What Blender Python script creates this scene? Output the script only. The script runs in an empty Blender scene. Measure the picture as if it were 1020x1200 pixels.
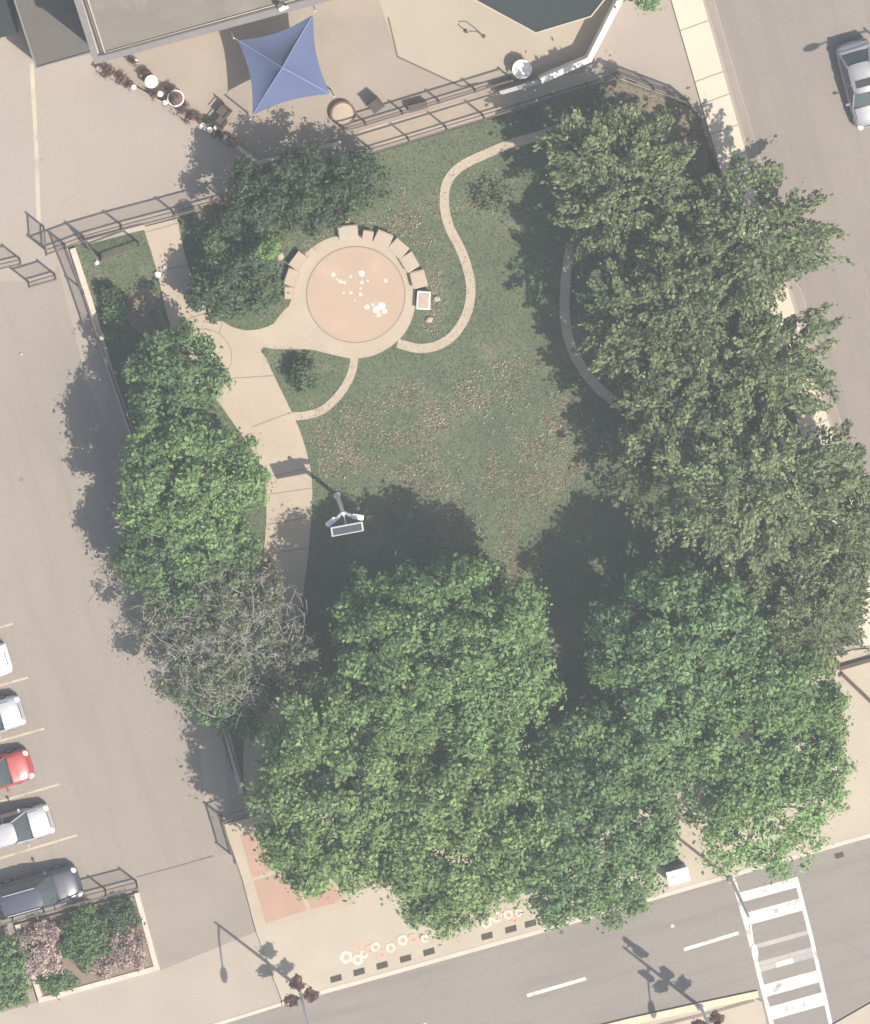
import bpy, bmesh, math, random
import numpy as np
from mathutils import Vector, Matrix

# ------------------------------------------------------------------ camera
S = 22.0            # photograph pixels (1020 wide) per metre on the ground
DIST = 420.0        # distance of the aircraft camera
LEAN = 0.24         # tangent of the off-nadir angle
sc = bpy.context.scene
LD = Vector((0.36, -0.93)).normalized()
ang = math.atan(LEAN)
fwd = Vector((LD.x * math.sin(ang), LD.y * math.sin(ang), -math.cos(ang)))
campos = -fwd * DIST
right = fwd.cross(Vector((0, 1, 0))).normalized()
up = right.cross(fwd).normalized()
cam_data = bpy.data.cameras.new('camera')
cam = bpy.data.objects.new('camera', cam_data)
sc.collection.objects.link(cam)
M = Matrix.Identity(4)
for i in range(3):
    M[i][0] = right[i]; M[i][1] = up[i]; M[i][2] = -fwd[i]; M[i][3] = campos[i]
cam.matrix_world = M
cam_data.sensor_fit = 'HORIZONTAL'
cam_data.sensor_width = 36.0
cam_data.lens = 36.0 * S * DIST / 1020.0
cam_data.clip_start = 1.0
cam_data.clip_end = 3000.0
sc.camera = cam

def P(px, py, z=0.0):
    """point at height z seen at photograph pixel (px,py)"""
    d = fwd * (S * DIST) + right * (px - 510.0) - up * (py - 600.0)
    t = (z - campos.z) / d.z
    return campos + d * t

# ------------------------------------------------------------------ light
SUN_EL = math.radians(54.0)
sun_az = Vector((0.79, -0.65)).normalized()
world = bpy.data.worlds.new('World'); sc.world = world; world.use_nodes = True
nt = world.node_tree; nt.nodes.clear()
sky = nt.nodes.new('ShaderNodeTexSky'); sky.sky_type = 'NISHITA'; sky.sun_disc = False
sky.sun_elevation = SUN_EL; sky.sun_rotation = math.atan2(sun_az.x, sun_az.y)
sky.air_density = 1.0; sky.dust_density = 2.5
bg = nt.nodes.new('ShaderNodeBackground'); bg.inputs['Strength'].default_value = 0.10
wo = nt.nodes.new('ShaderNodeOutputWorld')
nt.links.new(sky.outputs[0], bg.inputs[0]); nt.links.new(bg.outputs[0], wo.inputs[0])
sun_d = bpy.data.lights.new('sun', 'SUN'); sun_d.energy = 4.2; sun_d.angle = math.radians(0.55)
sun_d.color = (1.0, 0.93, 0.83)
sun = bpy.data.objects.new('sun', sun_d); sc.collection.objects.link(sun)
sdir = Vector((sun_az.x * math.cos(SUN_EL), sun_az.y * math.cos(SUN_EL), math.sin(SUN_EL)))
sun.rotation_euler = sdir.to_track_quat('Z', 'Y').to_euler()
sun.location = sdir * 120
sc.view_settings.view_transform = 'Standard'
sc.view_settings.look = 'None'
sc.view_settings.gamma = 1.0
sc.view_settings.use_curve_mapping = False
sc.view_settings.exposure = 0.68
sc.cycles.filter_width = 1.5
sc.cycles.max_bounces = 6
sc.cycles.volume_bounces = 0
sc.cycles.transparent_max_bounces = 8
HAZE = 0.00029

# ------------------------------------------------------------------ helpers
rng = np.random.default_rng(7)
random.seed(7)
col = sc.collection

def tag(o, label=None, cat=None, group=None, kind=None):
    if label: o['label'] = label
    if cat: o['category'] = cat
    if group: o['group'] = group
    if kind: o['kind'] = kind
    return o

def empty(name, loc, label, cat, group=None, rotz=0.0):
    o = bpy.data.objects.new(name, None); col.objects.link(o)
    o.location = loc; o.rotation_euler = (0, 0, rotz); o.empty_display_size = 0.3
    return tag(o, label, cat, group)

def mesh_obj(name, verts, faces, mat, parent=None, smooth=False, world_space=True):
    me = bpy.data.meshes.new(name)
    me.from_pydata([tuple(v) for v in verts], [], faces); me.update()
    if smooth:
        me.polygons.foreach_set('use_smooth', [True] * len(me.polygons))
    me.materials.append(mat)
    return link_mesh(name, me, parent)

def link_mesh(name, me, parent=None, loc=None, rotz=0.0):
    o = bpy.data.objects.new(name, me); col.objects.link(o)
    if parent is not None: o.parent = parent
    if loc is not None: o.location = loc
    o.rotation_euler = (0, 0, rotz)
    return o

def bm_obj(name, bm, mat, parent=None, smooth=False, loc=None, rotz=0.0):
    me = bpy.data.meshes.new(name)
    bmesh.ops.recalc_face_normals(bm, faces=bm.faces)
    bm.to_mesh(me); bm.free()
    if smooth: me.polygons.foreach_set('use_smooth', [True] * len(me.polygons))
    me.materials.append(mat)
    return link_mesh(name, me, parent, loc, rotz)

def spline(pts, n=8, closed=False):
    pts = [Vector((p[0], p[1])) for p in pts]; out = []
    N = len(pts)
    segs = N if closed else N - 1
    for i in range(segs):
        g = (lambda k: pts[k % N]) if closed else (lambda k: pts[min(max(k, 0), N - 1)])
        p0, p1, p2, p3 = g(i - 1), g(i), g(i + 1), g(i + 2)
        for j in range(n):
            t = j / n
            out.append(0.5 * ((2 * p1) + (p2 - p0) * t + (2 * p0 - 5 * p1 + 4 * p2 - p3) * t * t + (3 * p1 - p0 - 3 * p2 + p3) * t ** 3))
    if not closed: out.append(pts[-1])
    return out

def poly(name, pts, z, mat, thick=0.0, parent=None, z0=None, bev=0.0, world=False):
    """flat polygon from photograph pixels (or world xy), optionally a slab of that thickness"""
    if world: w = [Vector((p[0], p[1], z)) for p in pts]
    else:
        w = []
        for p in pts:
            q = P(p[0], p[1], z); w.append(Vector((q.x, q.y, z)))
    bm = bmesh.new()
    f = bm.faces.new([bm.verts.new(v) for v in w])
    f.normal_update()
    if f.normal.z < 0: f.normal_flip()
    if thick > 0:
        r = bmesh.ops.extrude_face_region(bm, geom=[f])
        for v in [g for g in r['geom'] if isinstance(g, bmesh.types.BMVert)]: v.co.z = z
        for v in f.verts: v.co.z = z - thick
        if bev > 0:
            top = [e for e in bm.edges if all(abs(v.co.z - z) < 1e-6 for v in e.verts)]
            bmesh.ops.bevel(bm, geom=top, offset=bev, segments=1, affect='EDGES')
    bmesh.ops.triangulate(bm, faces=[f for f in bm.faces if len(f.verts) > 4])
    me = bpy.data.meshes.new(name)
    bm.to_mesh(me); bm.free()
    me.materials.append(mat)
    return link_mesh(name, me, parent)

def offset_line(pts, w):
    """pixel polyline -> ribbon polygon of pixel width w"""
    L, R = [], []
    for i, p in enumerate(pts):
        a = pts[max(i - 1, 0)]; b = pts[min(i + 1, len(pts) - 1)]
        d = (Vector((b[0], b[1])) - Vector((a[0], a[1]))).normalized()
        n = Vector((-d.y, d.x)); p = Vector((p[0], p[1]))
        L.append(p + n * w / 2); R.append(p - n * w / 2)
    return L + R[::-1]

def ribbon(name, pts, w, z, mat, thick=0.0, parent=None):
    """strip mesh (quads) following a pixel polyline; w in pixels"""
    rib = offset_line(pts, w); n = len(pts)
    L, R = rib[:n], rib[n:][::-1]
    V, F = [], []
    for a, b in zip(L, R):
        for p in (a, b):
            q = P(p.x, p.y, z); V.append((q.x, q.y, z))
        if thick:
            for p in (a, b):
                q = P(p.x, p.y, z); V.append((q.x, q.y, z - thick))
    k = 4 if thick else 2
    for i in range(n - 1):
        a, b = i * k, (i + 1) * k
        F.append((a, b, b + 1, a + 1))
        if thick:
            F.append((a, a + 2, b + 2, b)); F.append((a + 1, b + 1, b + 3, a + 3))
    if thick:
        F.append((0, 1, 3, 2)); e = (n - 1) * k; F.append((e, e + 2, e + 3, e + 1))
    return mesh_obj(name, V, F, mat, parent)

def add_box(bm, size, loc=(0, 0, 0), rot=None, bev=0.0):
    m = Matrix.Translation(Vector(loc))
    if rot is not None: m = m @ (rot if isinstance(rot, Matrix) else Matrix.Rotation(rot, 4, 'Z'))
    m = m @ Matrix.Diagonal((size[0], size[1], size[2], 1))
    r = bmesh.ops.create_cube(bm, size=1.0, matrix=m)
    if bev > 0:
        es = list({e for v in r['verts'] for e in v.link_edges})
        bmesh.ops.bevel(bm, geom=es, offset=bev, segments=2, affect='EDGES')

def add_bar(bm, a, b, w, h=None):
    """box bar between two points"""
    a, b = Vector(a), Vector(b); d = b - a
    if d.length < 1e-6: return
    q = d.to_track_quat('X', 'Z').to_matrix().to_4x4()
    bmesh.ops.create_cube(bm, size=1.0, matrix=Matrix.Translation((a + b) / 2) @ q @ Matrix.Diagonal((d.length, w, h or w, 1)))

def add_tube(bm, pts, radii, seg=8, cap=True):
    rings = []
    pts = [Vector(p) for p in pts]
    for i, p in enumerate(pts):
        d = (pts[min(i + 1, len(pts) - 1)] - pts[max(i - 1, 0)]).normalized()
        ref = Vector((0, 0, 1)) if abs(d.z) < 0.9 else Vector((1, 0, 0))
        x = d.cross(ref).normalized(); y = d.cross(x)
        r = radii[i] if hasattr(radii, '__len__') else radii
        rings.append([bm.verts.new(p + (x * math.cos(2 * math.pi * k / seg) + y * math.sin(2 * math.pi * k / seg)) * r) for k in range(seg)])
    for a, b in zip(rings[:-1], rings[1:]):
        for k in range(seg): bm.faces.new((a[k], a[(k + 1) % seg], b[(k + 1) % seg], b[k]))
    if cap:
        bm.faces.new(rings[0][::-1]); bm.faces.new(rings[-1])

def add_lathe(bm, prof, seg=24, loc=(0, 0, 0)):
    """profile of (r,z) pairs turned about z"""
    L = Vector(loc); rings = []
    for r, z in prof:
        rings.append([bm.verts.new(L + Vector((r * math.cos(2 * math.pi * k / seg), r * math.sin(2 * math.pi * k / seg), z))) for k in range(seg)])
    for a, b in zip(rings[:-1], rings[1:]):
        for k in range(seg): bm.faces.new((a[k], a[(k + 1) % seg], b[(k + 1) % seg], b[k]))
    bm.faces.new(rings[0][::-1]); bm.faces.new(rings[-1])

def inside(px, poly_pts):
    """vectorised point in polygon"""
    x, y = px[:, 0], px[:, 1]; c = np.zeros(len(px), bool); n = len(poly_pts)
    for i in range(n):
        x1, y1 = poly_pts[i][0], poly_pts[i][1]; x2, y2 = poly_pts[(i + 1) % n][0], poly_pts[(i + 1) % n][1]
        t = ((y1 > y) != (y2 > y)) & (x < (x2 - x1) * (y - y1) / (y2 - y1 + 1e-12) + x1)
        c ^= t
    return c

def Pn(px, z):
    """vectorised P for an Nx2 array and scalar or array z"""
    f, r, u, c = (np.array(v) for v in (fwd, right, up, campos))
    d = f * (S * DIST) + r * (px[:, :1] - 510.0) - u * (px[:, 1:2] - 600.0)
    t = (np.asarray(z) - c[2]) / d[:, 2]
    return c + d * t[:, None]

# ------------------------------------------------------------------ materials
def mat(name, c, c2=None, big=0.25, fine=6.0, rough=0.9, amount=0.5, spots=None, bump=0.0, crack=None, metallic=0.0, spec=0.3, coat=0.0, patch=None, contrast=1.0, streak=None):
    """procedural: two colours mixed by a broad and a fine noise, optional pale/dark spots, cracks and bump"""
    m = bpy.data.materials.new(name); m.use_nodes = True
    t = m.node_tree; n = t.nodes; l = t.links
    b = n['Principled BSDF']
    b.inputs['Roughness'].default_value = rough; b.inputs['Metallic'].default_value = metallic
    b.inputs['Specular IOR Level'].default_value = spec
    if coat: b.inputs['Coat Weight'].default_value = coat
    c = tuple(c) + (1,); c2 = tuple(c2) + (1,) if c2 else tuple(v * 0.8 for v in c[:3]) + (1,)
    tc = n.new('ShaderNodeTexCoord')
    n1 = n.new('ShaderNodeTexNoise'); n1.inputs['Scale'].default_value = big; n1.inputs['Detail'].default_value = 5
    n2 = n.new('ShaderNodeTexNoise'); n2.inputs['Scale'].default_value = fine; n2.inputs['Detail'].default_value = 4; n2.inputs['Roughness'].default_value = 0.7
    l.new(tc.outputs['Object'], n1.inputs[0]); l.new(tc.outputs['Object'], n2.inputs[0])
    mx = n.new('ShaderNodeMath'); mx.operation = 'MULTIPLY_ADD'; mx.inputs[1].default_value = amount
    l.new(n2.outputs['Fac'], mx.inputs[0])
    m2 = n.new('ShaderNodeMath'); m2.operation = 'MULTIPLY'; m2.inputs[1].default_value = 1 - amount
    l.new(n1.outputs['Fac'], m2.inputs[0]); l.new(m2.outputs[0], mx.inputs[2])
    rmp = n.new('ShaderNodeMapRange'); rmp.inputs['From Min'].default_value = 0.5 - 0.18 / contrast; rmp.inputs['From Max'].default_value = 0.5 + 0.18 / contrast
    l.new(mx.outputs[0], rmp.inputs['Value'])
    mix = n.new('ShaderNodeMix'); mix.data_type = 'RGBA'
    mix.inputs[6].default_value = c2; mix.inputs[7].default_value = c
    l.new(rmp.outputs[0], mix.inputs[0]); out = mix.outputs[2]
    if patch:   # (colour, scale, threshold, strength)
        pn = n.new('ShaderNodeTexNoise'); pn.inputs['Scale'].default_value = patch[1]; pn.inputs['Detail'].default_value = 6; pn.inputs['Roughness'].default_value = 0.65
        mp = n.new('ShaderNodeMapping'); mp.inputs['Location'].default_value = (31.7, 12.3, 0)
        l.new(tc.outputs['Object'], mp.inputs[0]); l.new(mp.outputs[0], pn.inputs[0])
        pr = n.new('ShaderNodeMapRange'); pr.inputs['From Min'].default_value = patch[2]; pr.inputs['From Max'].default_value = patch[2] + 0.12; pr.inputs['To Max'].default_value = patch[3]
        l.new(pn.outputs['Fac'], pr.inputs['Value'])
        mm = n.new('ShaderNodeMix'); mm.data_type = 'RGBA'; mm.inputs[7].default_value = tuple(patch[0]) + (1,)
        l.new(pr.outputs[0], mm.inputs[0]); l.new(out, mm.inputs[6]); out = mm.outputs[2]
    if streak:  # (colour, angle, along, across, strength): wear stretched along the driving direction
        mp = n.new('ShaderNodeMapping'); mp.inputs['Rotation'].default_value = (0, 0, -streak[1]); mp2 = n.new('ShaderNodeMapping'); mp2.inputs['Scale'].default_value = (streak[2], streak[3], 1)
        sn = n.new('ShaderNodeTexNoise'); sn.inputs['Scale'].default_value = 1.0; sn.inputs['Detail'].default_value = 4; sn.inputs['Roughness'].default_value = 0.6
        l.new(tc.outputs['Object'], mp.inputs[0]); l.new(mp.outputs[0], mp2.inputs[0]); l.new(mp2.outputs[0], sn.inputs[0])
        sr = n.new('ShaderNodeMapRange'); sr.inputs['From Min'].default_value = 0.48; sr.inputs['From Max'].default_value = 0.68; sr.inputs['To Max'].default_value = streak[4]
        l.new(sn.outputs['Fac'], sr.inputs['Value'])
        mm = n.new('ShaderNodeMix'); mm.data_type = 'RGBA'; mm.inputs[7].default_value = tuple(streak[0]) + (1,)
        l.new(sr.outputs[0], mm.inputs[0]); l.new(out, mm.inputs[6]); out = mm.outputs[2]
    if spots:   # (colour, scale, size, strength)
        v = n.new('ShaderNodeTexVoronoi'); v.inputs['Scale'].default_value = spots[1]
        l.new(tc.outputs['Object'], v.inputs['Vector'])
        r = n.new('ShaderNodeMapRange'); r.inputs['From Min'].default_value = spots[2]; r.inputs['From Max'].default_value = spots[2] * 0.6
        r.inputs['To Max'].default_value = spots[3]
        l.new(v.outputs['Distance'], r.inputs['Value'])
        mm = n.new('ShaderNodeMix'); mm.data_type = 'RGBA'; mm.inputs[7].default_value = tuple(spots[0]) + (1,)
        l.new(r.outputs[0], mm.inputs[0]); l.new(out, mm.inputs[6]); out = mm.outputs[2]
    if crack:   # (colour, scale, width, strength)
        nd = n.new('ShaderNodeTexNoise'); nd.inputs['Scale'].default_value = 0.9; nd.inputs['Detail'].default_value = 4
        ad = n.new('ShaderNodeVectorMath'); ad.operation = 'MULTIPLY_ADD'; ad.inputs[1].default_value = (1.6, 1.6, 0)
        l.new(tc.outputs['Object'], nd.inputs[0]); l.new(nd.outputs['Color'], ad.inputs[0]); l.new(tc.outputs['Object'], ad.inputs[2])
        v = n.new('ShaderNodeTexVoronoi'); v.feature = 'DISTANCE_TO_EDGE'; v.inputs['Scale'].default_value = crack[1]
        l.new(ad.outputs[0], v.inputs['Vector'])
        r = n.new('ShaderNodeMapRange'); r.inputs['From Min'].default_value = crack[2]; r.inputs['From Max'].default_value = 0.0; r.inputs['To Max'].default_value = crack[3]
        l.new(v.outputs['Distance'], r.inputs['Value'])
        mm = n.new('ShaderNodeMix'); mm.data_type = 'RGBA'; mm.inputs[7].default_value = tuple(crack[0]) + (1,)
        l.new(r.outputs[0], mm.inputs[0]); l.new(out, mm.inputs[6]); out = mm.outputs[2]
    l.new(out, b.inputs['Base Color'])
    if bump:
        bp = n.new('ShaderNodeBump'); bp.inputs['Strength'].default_value = bump; bp.inputs['Distance'].default_value = 0.05
        l.new(n2.outputs['Fac'], bp.inputs['Height']); l.new(bp.outputs[0], b.inputs['Normal'])
    return m

def leaf_mat(name, c, c2, c3, big=0.55, trans=0.35):
    m = bpy.data.materials.new(name); m.use_nodes = True
    t = m.node_tree; n = t.nodes; l = t.links; n.clear()
    o = n.new('ShaderNodeOutputMaterial')
    tc = n.new('ShaderNodeTexCoord')
    a = n.new('ShaderNodeTexNoise'); a.inputs['Scale'].default_value = big; a.inputs['Detail'].default_value = 3
    f = n.new('ShaderNodeTexNoise'); f.inputs['Scale'].default_value = 5.0; f.inputs['Detail'].default_value = 2
    l.new(tc.outputs['Object'], a.inputs[0]); l.new(tc.outputs['Object'], f.inputs[0])
    ra = n.new('ShaderNodeMapRange'); ra.inputs['From Min'].default_value = 0.36; ra.inputs['From Max'].default_value = 0.64
    rf = n.new('ShaderNodeMapRange'); rf.inputs['From Min'].default_value = 0.35; rf.inputs['From Max'].default_value = 0.7; rf.inputs['To Max'].default_value = 0.6
    l.new(a.outputs['Fac'], ra.inputs['Value']); l.new(f.outputs['Fac'], rf.inputs['Value'])
    x = n.new('ShaderNodeMix'); x.data_type = 'RGBA'; x.inputs[6].default_value = tuple(c) + (1,); x.inputs[7].default_value = tuple(c2) + (1,)
    y = n.new('ShaderNodeMix'); y.data_type = 'RGBA'; y.inputs[7].default_value = tuple(c3) + (1,)
    l.new(ra.outputs[0], x.inputs[0]); l.new(rf.outputs[0], y.inputs[0]); l.new(x.outputs[2], y.inputs[6])
    ge = n.new('ShaderNodeNewGeometry'); rv = n.new('ShaderNodeMapRange'); rv.inputs['To Min'].default_value = 0.55; rv.inputs['To Max'].default_value = 1.55
    l.new(ge.outputs['Random Per Island'], rv.inputs['Value'])
    oi = n.new('ShaderNodeObjectInfo'); ro = n.new('ShaderNodeMapRange'); ro.inputs['To Min'].default_value = 0.85; ro.inputs['To Max'].default_value = 1.15; l.new(oi.outputs['Random'], ro.inputs['Value'])
    mu = n.new('ShaderNodeMath'); mu.operation = 'MULTIPLY'; l.new(rv.outputs[0], mu.inputs[0]); l.new(ro.outputs[0], mu.inputs[1])
    vv = n.new('ShaderNodeVectorMath'); vv.operation = 'SCALE'; l.new(y.outputs[2], vv.inputs[0]); l.new(mu.outputs[0], vv.inputs['Scale'])
    d = n.new('ShaderNodeBsdfPrincipled'); d.inputs['Roughness'].default_value = 0.6; d.inputs['Specular IOR Level'].default_value = 0.25
    tr = n.new('ShaderNodeBsdfTranslucent'); ms = n.new('ShaderNodeMixShader'); ms.inputs[0].default_value = trans
    l.new(vv.outputs[0], d.inputs['Base Color']); l.new(vv.outputs[0], tr.inputs['Color'])
    l.new(d.outputs[0], ms.inputs[1]); l.new(tr.outputs[0], ms.inputs[2]); l.new(ms.outputs[0], o.inputs[0])
    return m

def glass_mat(name, c=(0.02, 0.028, 0.03)):
    m = mat(name, c, tuple(v * 0.7 for v in c), rough=0.08, spec=0.6)
    return m

MT = dict(
    asphalt=mat('asphalt', (0.360, 0.310, 0.262), (0.292, 0.251, 0.211), big=0.12, fine=6, amount=0.65, crack=((0.2, 0.175, 0.15), 0.16, 0.004, 0.22), spots=((0.2, 0.17, 0.15), 0.45, 0.05, 0.5), patch=((0.30, 0.255, 0.225), 0.09, 0.56, 0.6), contrast=1.0),
    road=mat('road_asphalt', (0.270, 0.239, 0.211), (0.215, 0.190, 0.167), big=0.15, fine=6, amount=0.65, crack=((0.15, 0.13, 0.12), 0.15, 0.005, 0.3), patch=((0.22, 0.20, 0.185), 0.2, 0.56, 0.5), streak=((0.195, 0.172, 0.155), math.radians(15.5), 0.12, 1.3, 0.6), contrast=1.1),
    lot=mat('worn_asphalt', (0.312, 0.269, 0.226), (0.248, 0.213, 0.178), big=0.13, fine=6, amount=0.65, patch=((0.27, 0.225, 0.195), 0.1, 0.55, 0.5), streak=((0.235, 0.20, 0.17), math.radians(-72), 0.1, 0.9, 0.5), spots=((0.13, 0.11, 0.095), 0.35, 0.07, 0.5), crack=((0.19, 0.165, 0.14), 0.13, 0.004, 0.35), contrast=1.1),
    drive=mat('driveway_asphalt', (0.295, 0.254, 0.212), (0.245, 0.212, 0.178), big=0.3, fine=9, amount=0.55, contrast=1.4),
    apron=mat('apron_concrete', (0.385, 0.336, 0.276), (0.33, 0.286, 0.234), big=0.3, fine=7, amount=0.5, contrast=1.3),
    brick=mat('brick_pad', (0.43, 0.275, 0.205), (0.37, 0.24, 0.18), big=0.8, fine=9, amount=0.5),
    street=mat('street_asphalt', (0.282, 0.244, 0.212), (0.220, 0.190, 0.165), big=0.13, fine=6, amount=0.65, crack=((0.17, 0.145, 0.125), 0.17, 0.006, 0.3), spots=((0.16, 0.13, 0.11), 0.4, 0.05, 0.6), patch=((0.25, 0.212, 0.188), 0.1, 0.55, 0.6), streak=((0.215, 0.185, 0.16), math.radians(-74), 0.1, 1.1, 0.55), contrast=1.1),
    patio=mat('patio_concrete', (0.335, 0.280, 0.225), (0.27, 0.226, 0.185), big=0.35, fine=7, amount=0.45, patch=((0.255, 0.215, 0.18), 0.25, 0.55, 0.6)),
    tan=mat('tan_ground', (0.36, 0.305, 0.255), (0.30, 0.255, 0.215), big=0.3, fine=8, amount=0.5),
    cream=mat('cream_concrete', (0.455, 0.395, 0.31), (0.39, 0.338, 0.266), big=0.5, fine=6, amount=0.5, patch=((0.40, 0.34, 0.26), 0.4, 0.6, 0.5)),
    slab=mat('bright_slab_concrete', (0.60, 0.515, 0.405), (0.54, 0.462, 0.362), big=0.6, fine=6, amount=0.5),
    deck=mat('pale_deck', (0.385, 0.335, 0.26), (0.34, 0.295, 0.23), big=0.4, fine=7, amount=0.5),
    walk=mat('walk_concrete', (0.455, 0.378, 0.285), (0.375, 0.312, 0.237), big=0.6, fine=6, amount=0.5, patch=((0.36, 0.30, 0.23), 0.5, 0.6, 0.5)),
    kerb=mat('kerb_concrete', (0.58, 0.52, 0.43), (0.45, 0.40, 0.33), big=1.2, fine=8, amount=0.5),
    terracotta=mat('terracotta_paving', (0.44, 0.325, 0.24), (0.40, 0.295, 0.22), big=0.6, fine=10, amount=0.5, patch=((0.50, 0.37, 0.27), 0.6, 0.55, 0.5)),
    joint=mat('dark_joint', (0.16, 0.13, 0.10), (0.11, 0.09, 0.07), fine=4),
    softjoint=mat('pale_joint', (0.27, 0.22, 0.17), (0.22, 0.18, 0.14), fine=4),
    stone=mat('seat_stone', (0.48, 0.385, 0.29), (0.37, 0.30, 0.23), big=1.5, fine=9, amount=0.5, bump=0.3),
    soil=mat('mulch', (0.27, 0.205, 0.15), (0.16, 0.125, 0.09), big=0.8, fine=9, amount=0.6, spots=((0.40, 0.33, 0.25), 3.0, 0.12, 0.6)),
    lawn=mat('lawn', (0.120, 0.140, 0.078), (0.086, 0.110, 0.062), big=0.35, fine=7, amount=0.5, bump=0.5, patch=((0.20, 0.185, 0.115), 0.30, 0.53, 0.6), contrast=2.0),
    grass=leaf_mat('grass_blades', (0.10, 0.135, 0.070), (0.128, 0.162, 0.082), (0.185, 0.185, 0.115), big=0.3, trans=0.2),
    straw=leaf_mat('straw_blades', (0.25, 0.215, 0.13), (0.32, 0.28, 0.18), (0.38, 0.33, 0.23), big=0.5, trans=0.15),
    white=mat('white_paint', (0.80, 0.78, 0.73), (0.72, 0.70, 0.65), big=1, fine=8),
    wornwhite=mat('worn_road_paint', (0.74, 0.70, 0.63), (0.60, 0.56, 0.50), big=1.2, fine=7, amount=0.6, patch=((0.30, 0.27, 0.24), 0.9, 0.53, 0.85)),
    broken=mat('broken_road_paint', (0.72, 0.68, 0.61), (0.60, 0.56, 0.50), big=1.2, fine=7, amount=0.6, patch=((0.28, 0.25, 0.225), 1.3, 0.52, 0.9)),
    veryworn=mat('very_worn_road_paint', (0.46, 0.43, 0.39), (0.30, 0.275, 0.25), big=0.8, fine=6, amount=0.5, patch=((0.62, 0.58, 0.52), 0.55, 0.60, 0.9)),
    linecream=mat('faded_line_paint', (0.52, 0.455, 0.345), (0.40, 0.345, 0.27), big=1.2, fine=6, amount=0.6, patch=((0.30, 0.26, 0.22), 0.8, 0.52, 0.8)),
    yellow=mat('yellow_kerb_paint', (0.56, 0.455, 0.29), (0.60, 0.53, 0.40), big=1.4, fine=5, amount=0.5),
    roof=mat('roof_membrane', (0.215, 0.188, 0.158), (0.175, 0.153, 0.128), big=0.4, fine=10, amount=0.5, patch=((0.265, 0.235, 0.20), 0.3, 0.54, 0.6), contrast=1.4),
    rooftrim=mat('roof_trim', (0.23, 0.212, 0.198), (0.19, 0.175, 0.165), big=1, fine=4),
    slate=mat('grey_roof', (0.135, 0.122, 0.105), (0.105, 0.096, 0.085), big=0.7, fine=5, amount=0.5),
    shadetone=mat('shadow_tone', (0.034, 0.044, 0.045), (0.027, 0.036, 0.038), big=0.6, fine=5),  # tone of cast shadow, put into the colour of the two stand-in slabs
    wall=mat('stucco_wall', (0.45, 0.39, 0.32), (0.38, 0.33, 0.27), big=0.6, fine=6),
    bluecloth=mat('blue_canopy_fabric', (0.094, 0.122, 0.225), (0.084, 0.11, 0.205), big=0.8, fine=14, rough=0.8, amount=0.4),
    blueseam=mat('pale_blue_seam', (0.27, 0.33, 0.50), (0.22, 0.28, 0.44), fine=8),
    metal=mat('brown_fence_metal', (0.125, 0.095, 0.078), (0.09, 0.07, 0.06), big=2, fine=9, rough=0.6),
    darkmetal=mat('dark_metal', (0.045, 0.04, 0.038), (0.03, 0.028, 0.027), fine=9, rough=0.5),
    pole=mat('white_pole_paint', (0.86, 0.85, 0.83), (0.80, 0.79, 0.77), fine=5, rough=0.45),
    lampgrey=mat('grey_lamp_paint', (0.42, 0.41, 0.40), (0.35, 0.34, 0.33), fine=5, rough=0.5),
    solar=mat('solar_cell', (0.075, 0.085, 0.10), (0.06, 0.07, 0.085), fine=12, rough=0.35),
    alu=mat('aluminium_frame', (0.50, 0.50, 0.50), (0.42, 0.42, 0.42), fine=6, rough=0.4),
    bark=mat('bark', (0.13, 0.10, 0.075), (0.075, 0.058, 0.045), big=2, fine=12, bump=0.6),
    greybark=mat('grey_bark', (0.44, 0.41, 0.37), (0.30, 0.275, 0.245), big=2, fine=10),
    tyre=mat('tyre_rubber', (0.022, 0.022, 0.023), (0.015, 0.015, 0.016), fine=9, rough=0.85),
    rim=mat('wheel_alloy', (0.45, 0.45, 0.46), (0.36, 0.36, 0.37), fine=9, rough=0.35, metallic=0.7),
    glass=glass_mat('car_glass', (0.075, 0.092, 0.094)),
    lens=mat('headlight_lens', (0.82, 0.82, 0.80), (0.70, 0.70, 0.68), fine=9, rough=0.15, spec=0.6),
    trimblack=mat('black_plastic_trim', (0.03, 0.03, 0.032), (0.022, 0.022, 0.023), fine=9, rough=0.6),
    trimgrey=mat('grey_bumper_plastic', (0.16, 0.16, 0.165), (0.12, 0.12, 0.125), fine=9, rough=0.6),
    grate=mat('iron_grate', (0.085, 0.075, 0.055), (0.06, 0.05, 0.04), fine=9),
    chair=mat('brown_wicker', (0.115, 0.088, 0.07), (0.07, 0.055, 0.045), fine=25),
    fadedpaint=mat('faded_white_paint', (0.64, 0.58, 0.50), (0.52, 0.45, 0.37), big=2.0, fine=6, amount=0.6, contrast=1.5),
    pinkpaint=mat('pink_pavement_paint', (0.58, 0.36, 0.28), (0.52, 0.33, 0.25), fine=8, amount=0.6),
    rust=mat('rusty_brown_clay', (0.20, 0.10, 0.075), (0.13, 0.07, 0.05), fine=7),
)
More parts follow.
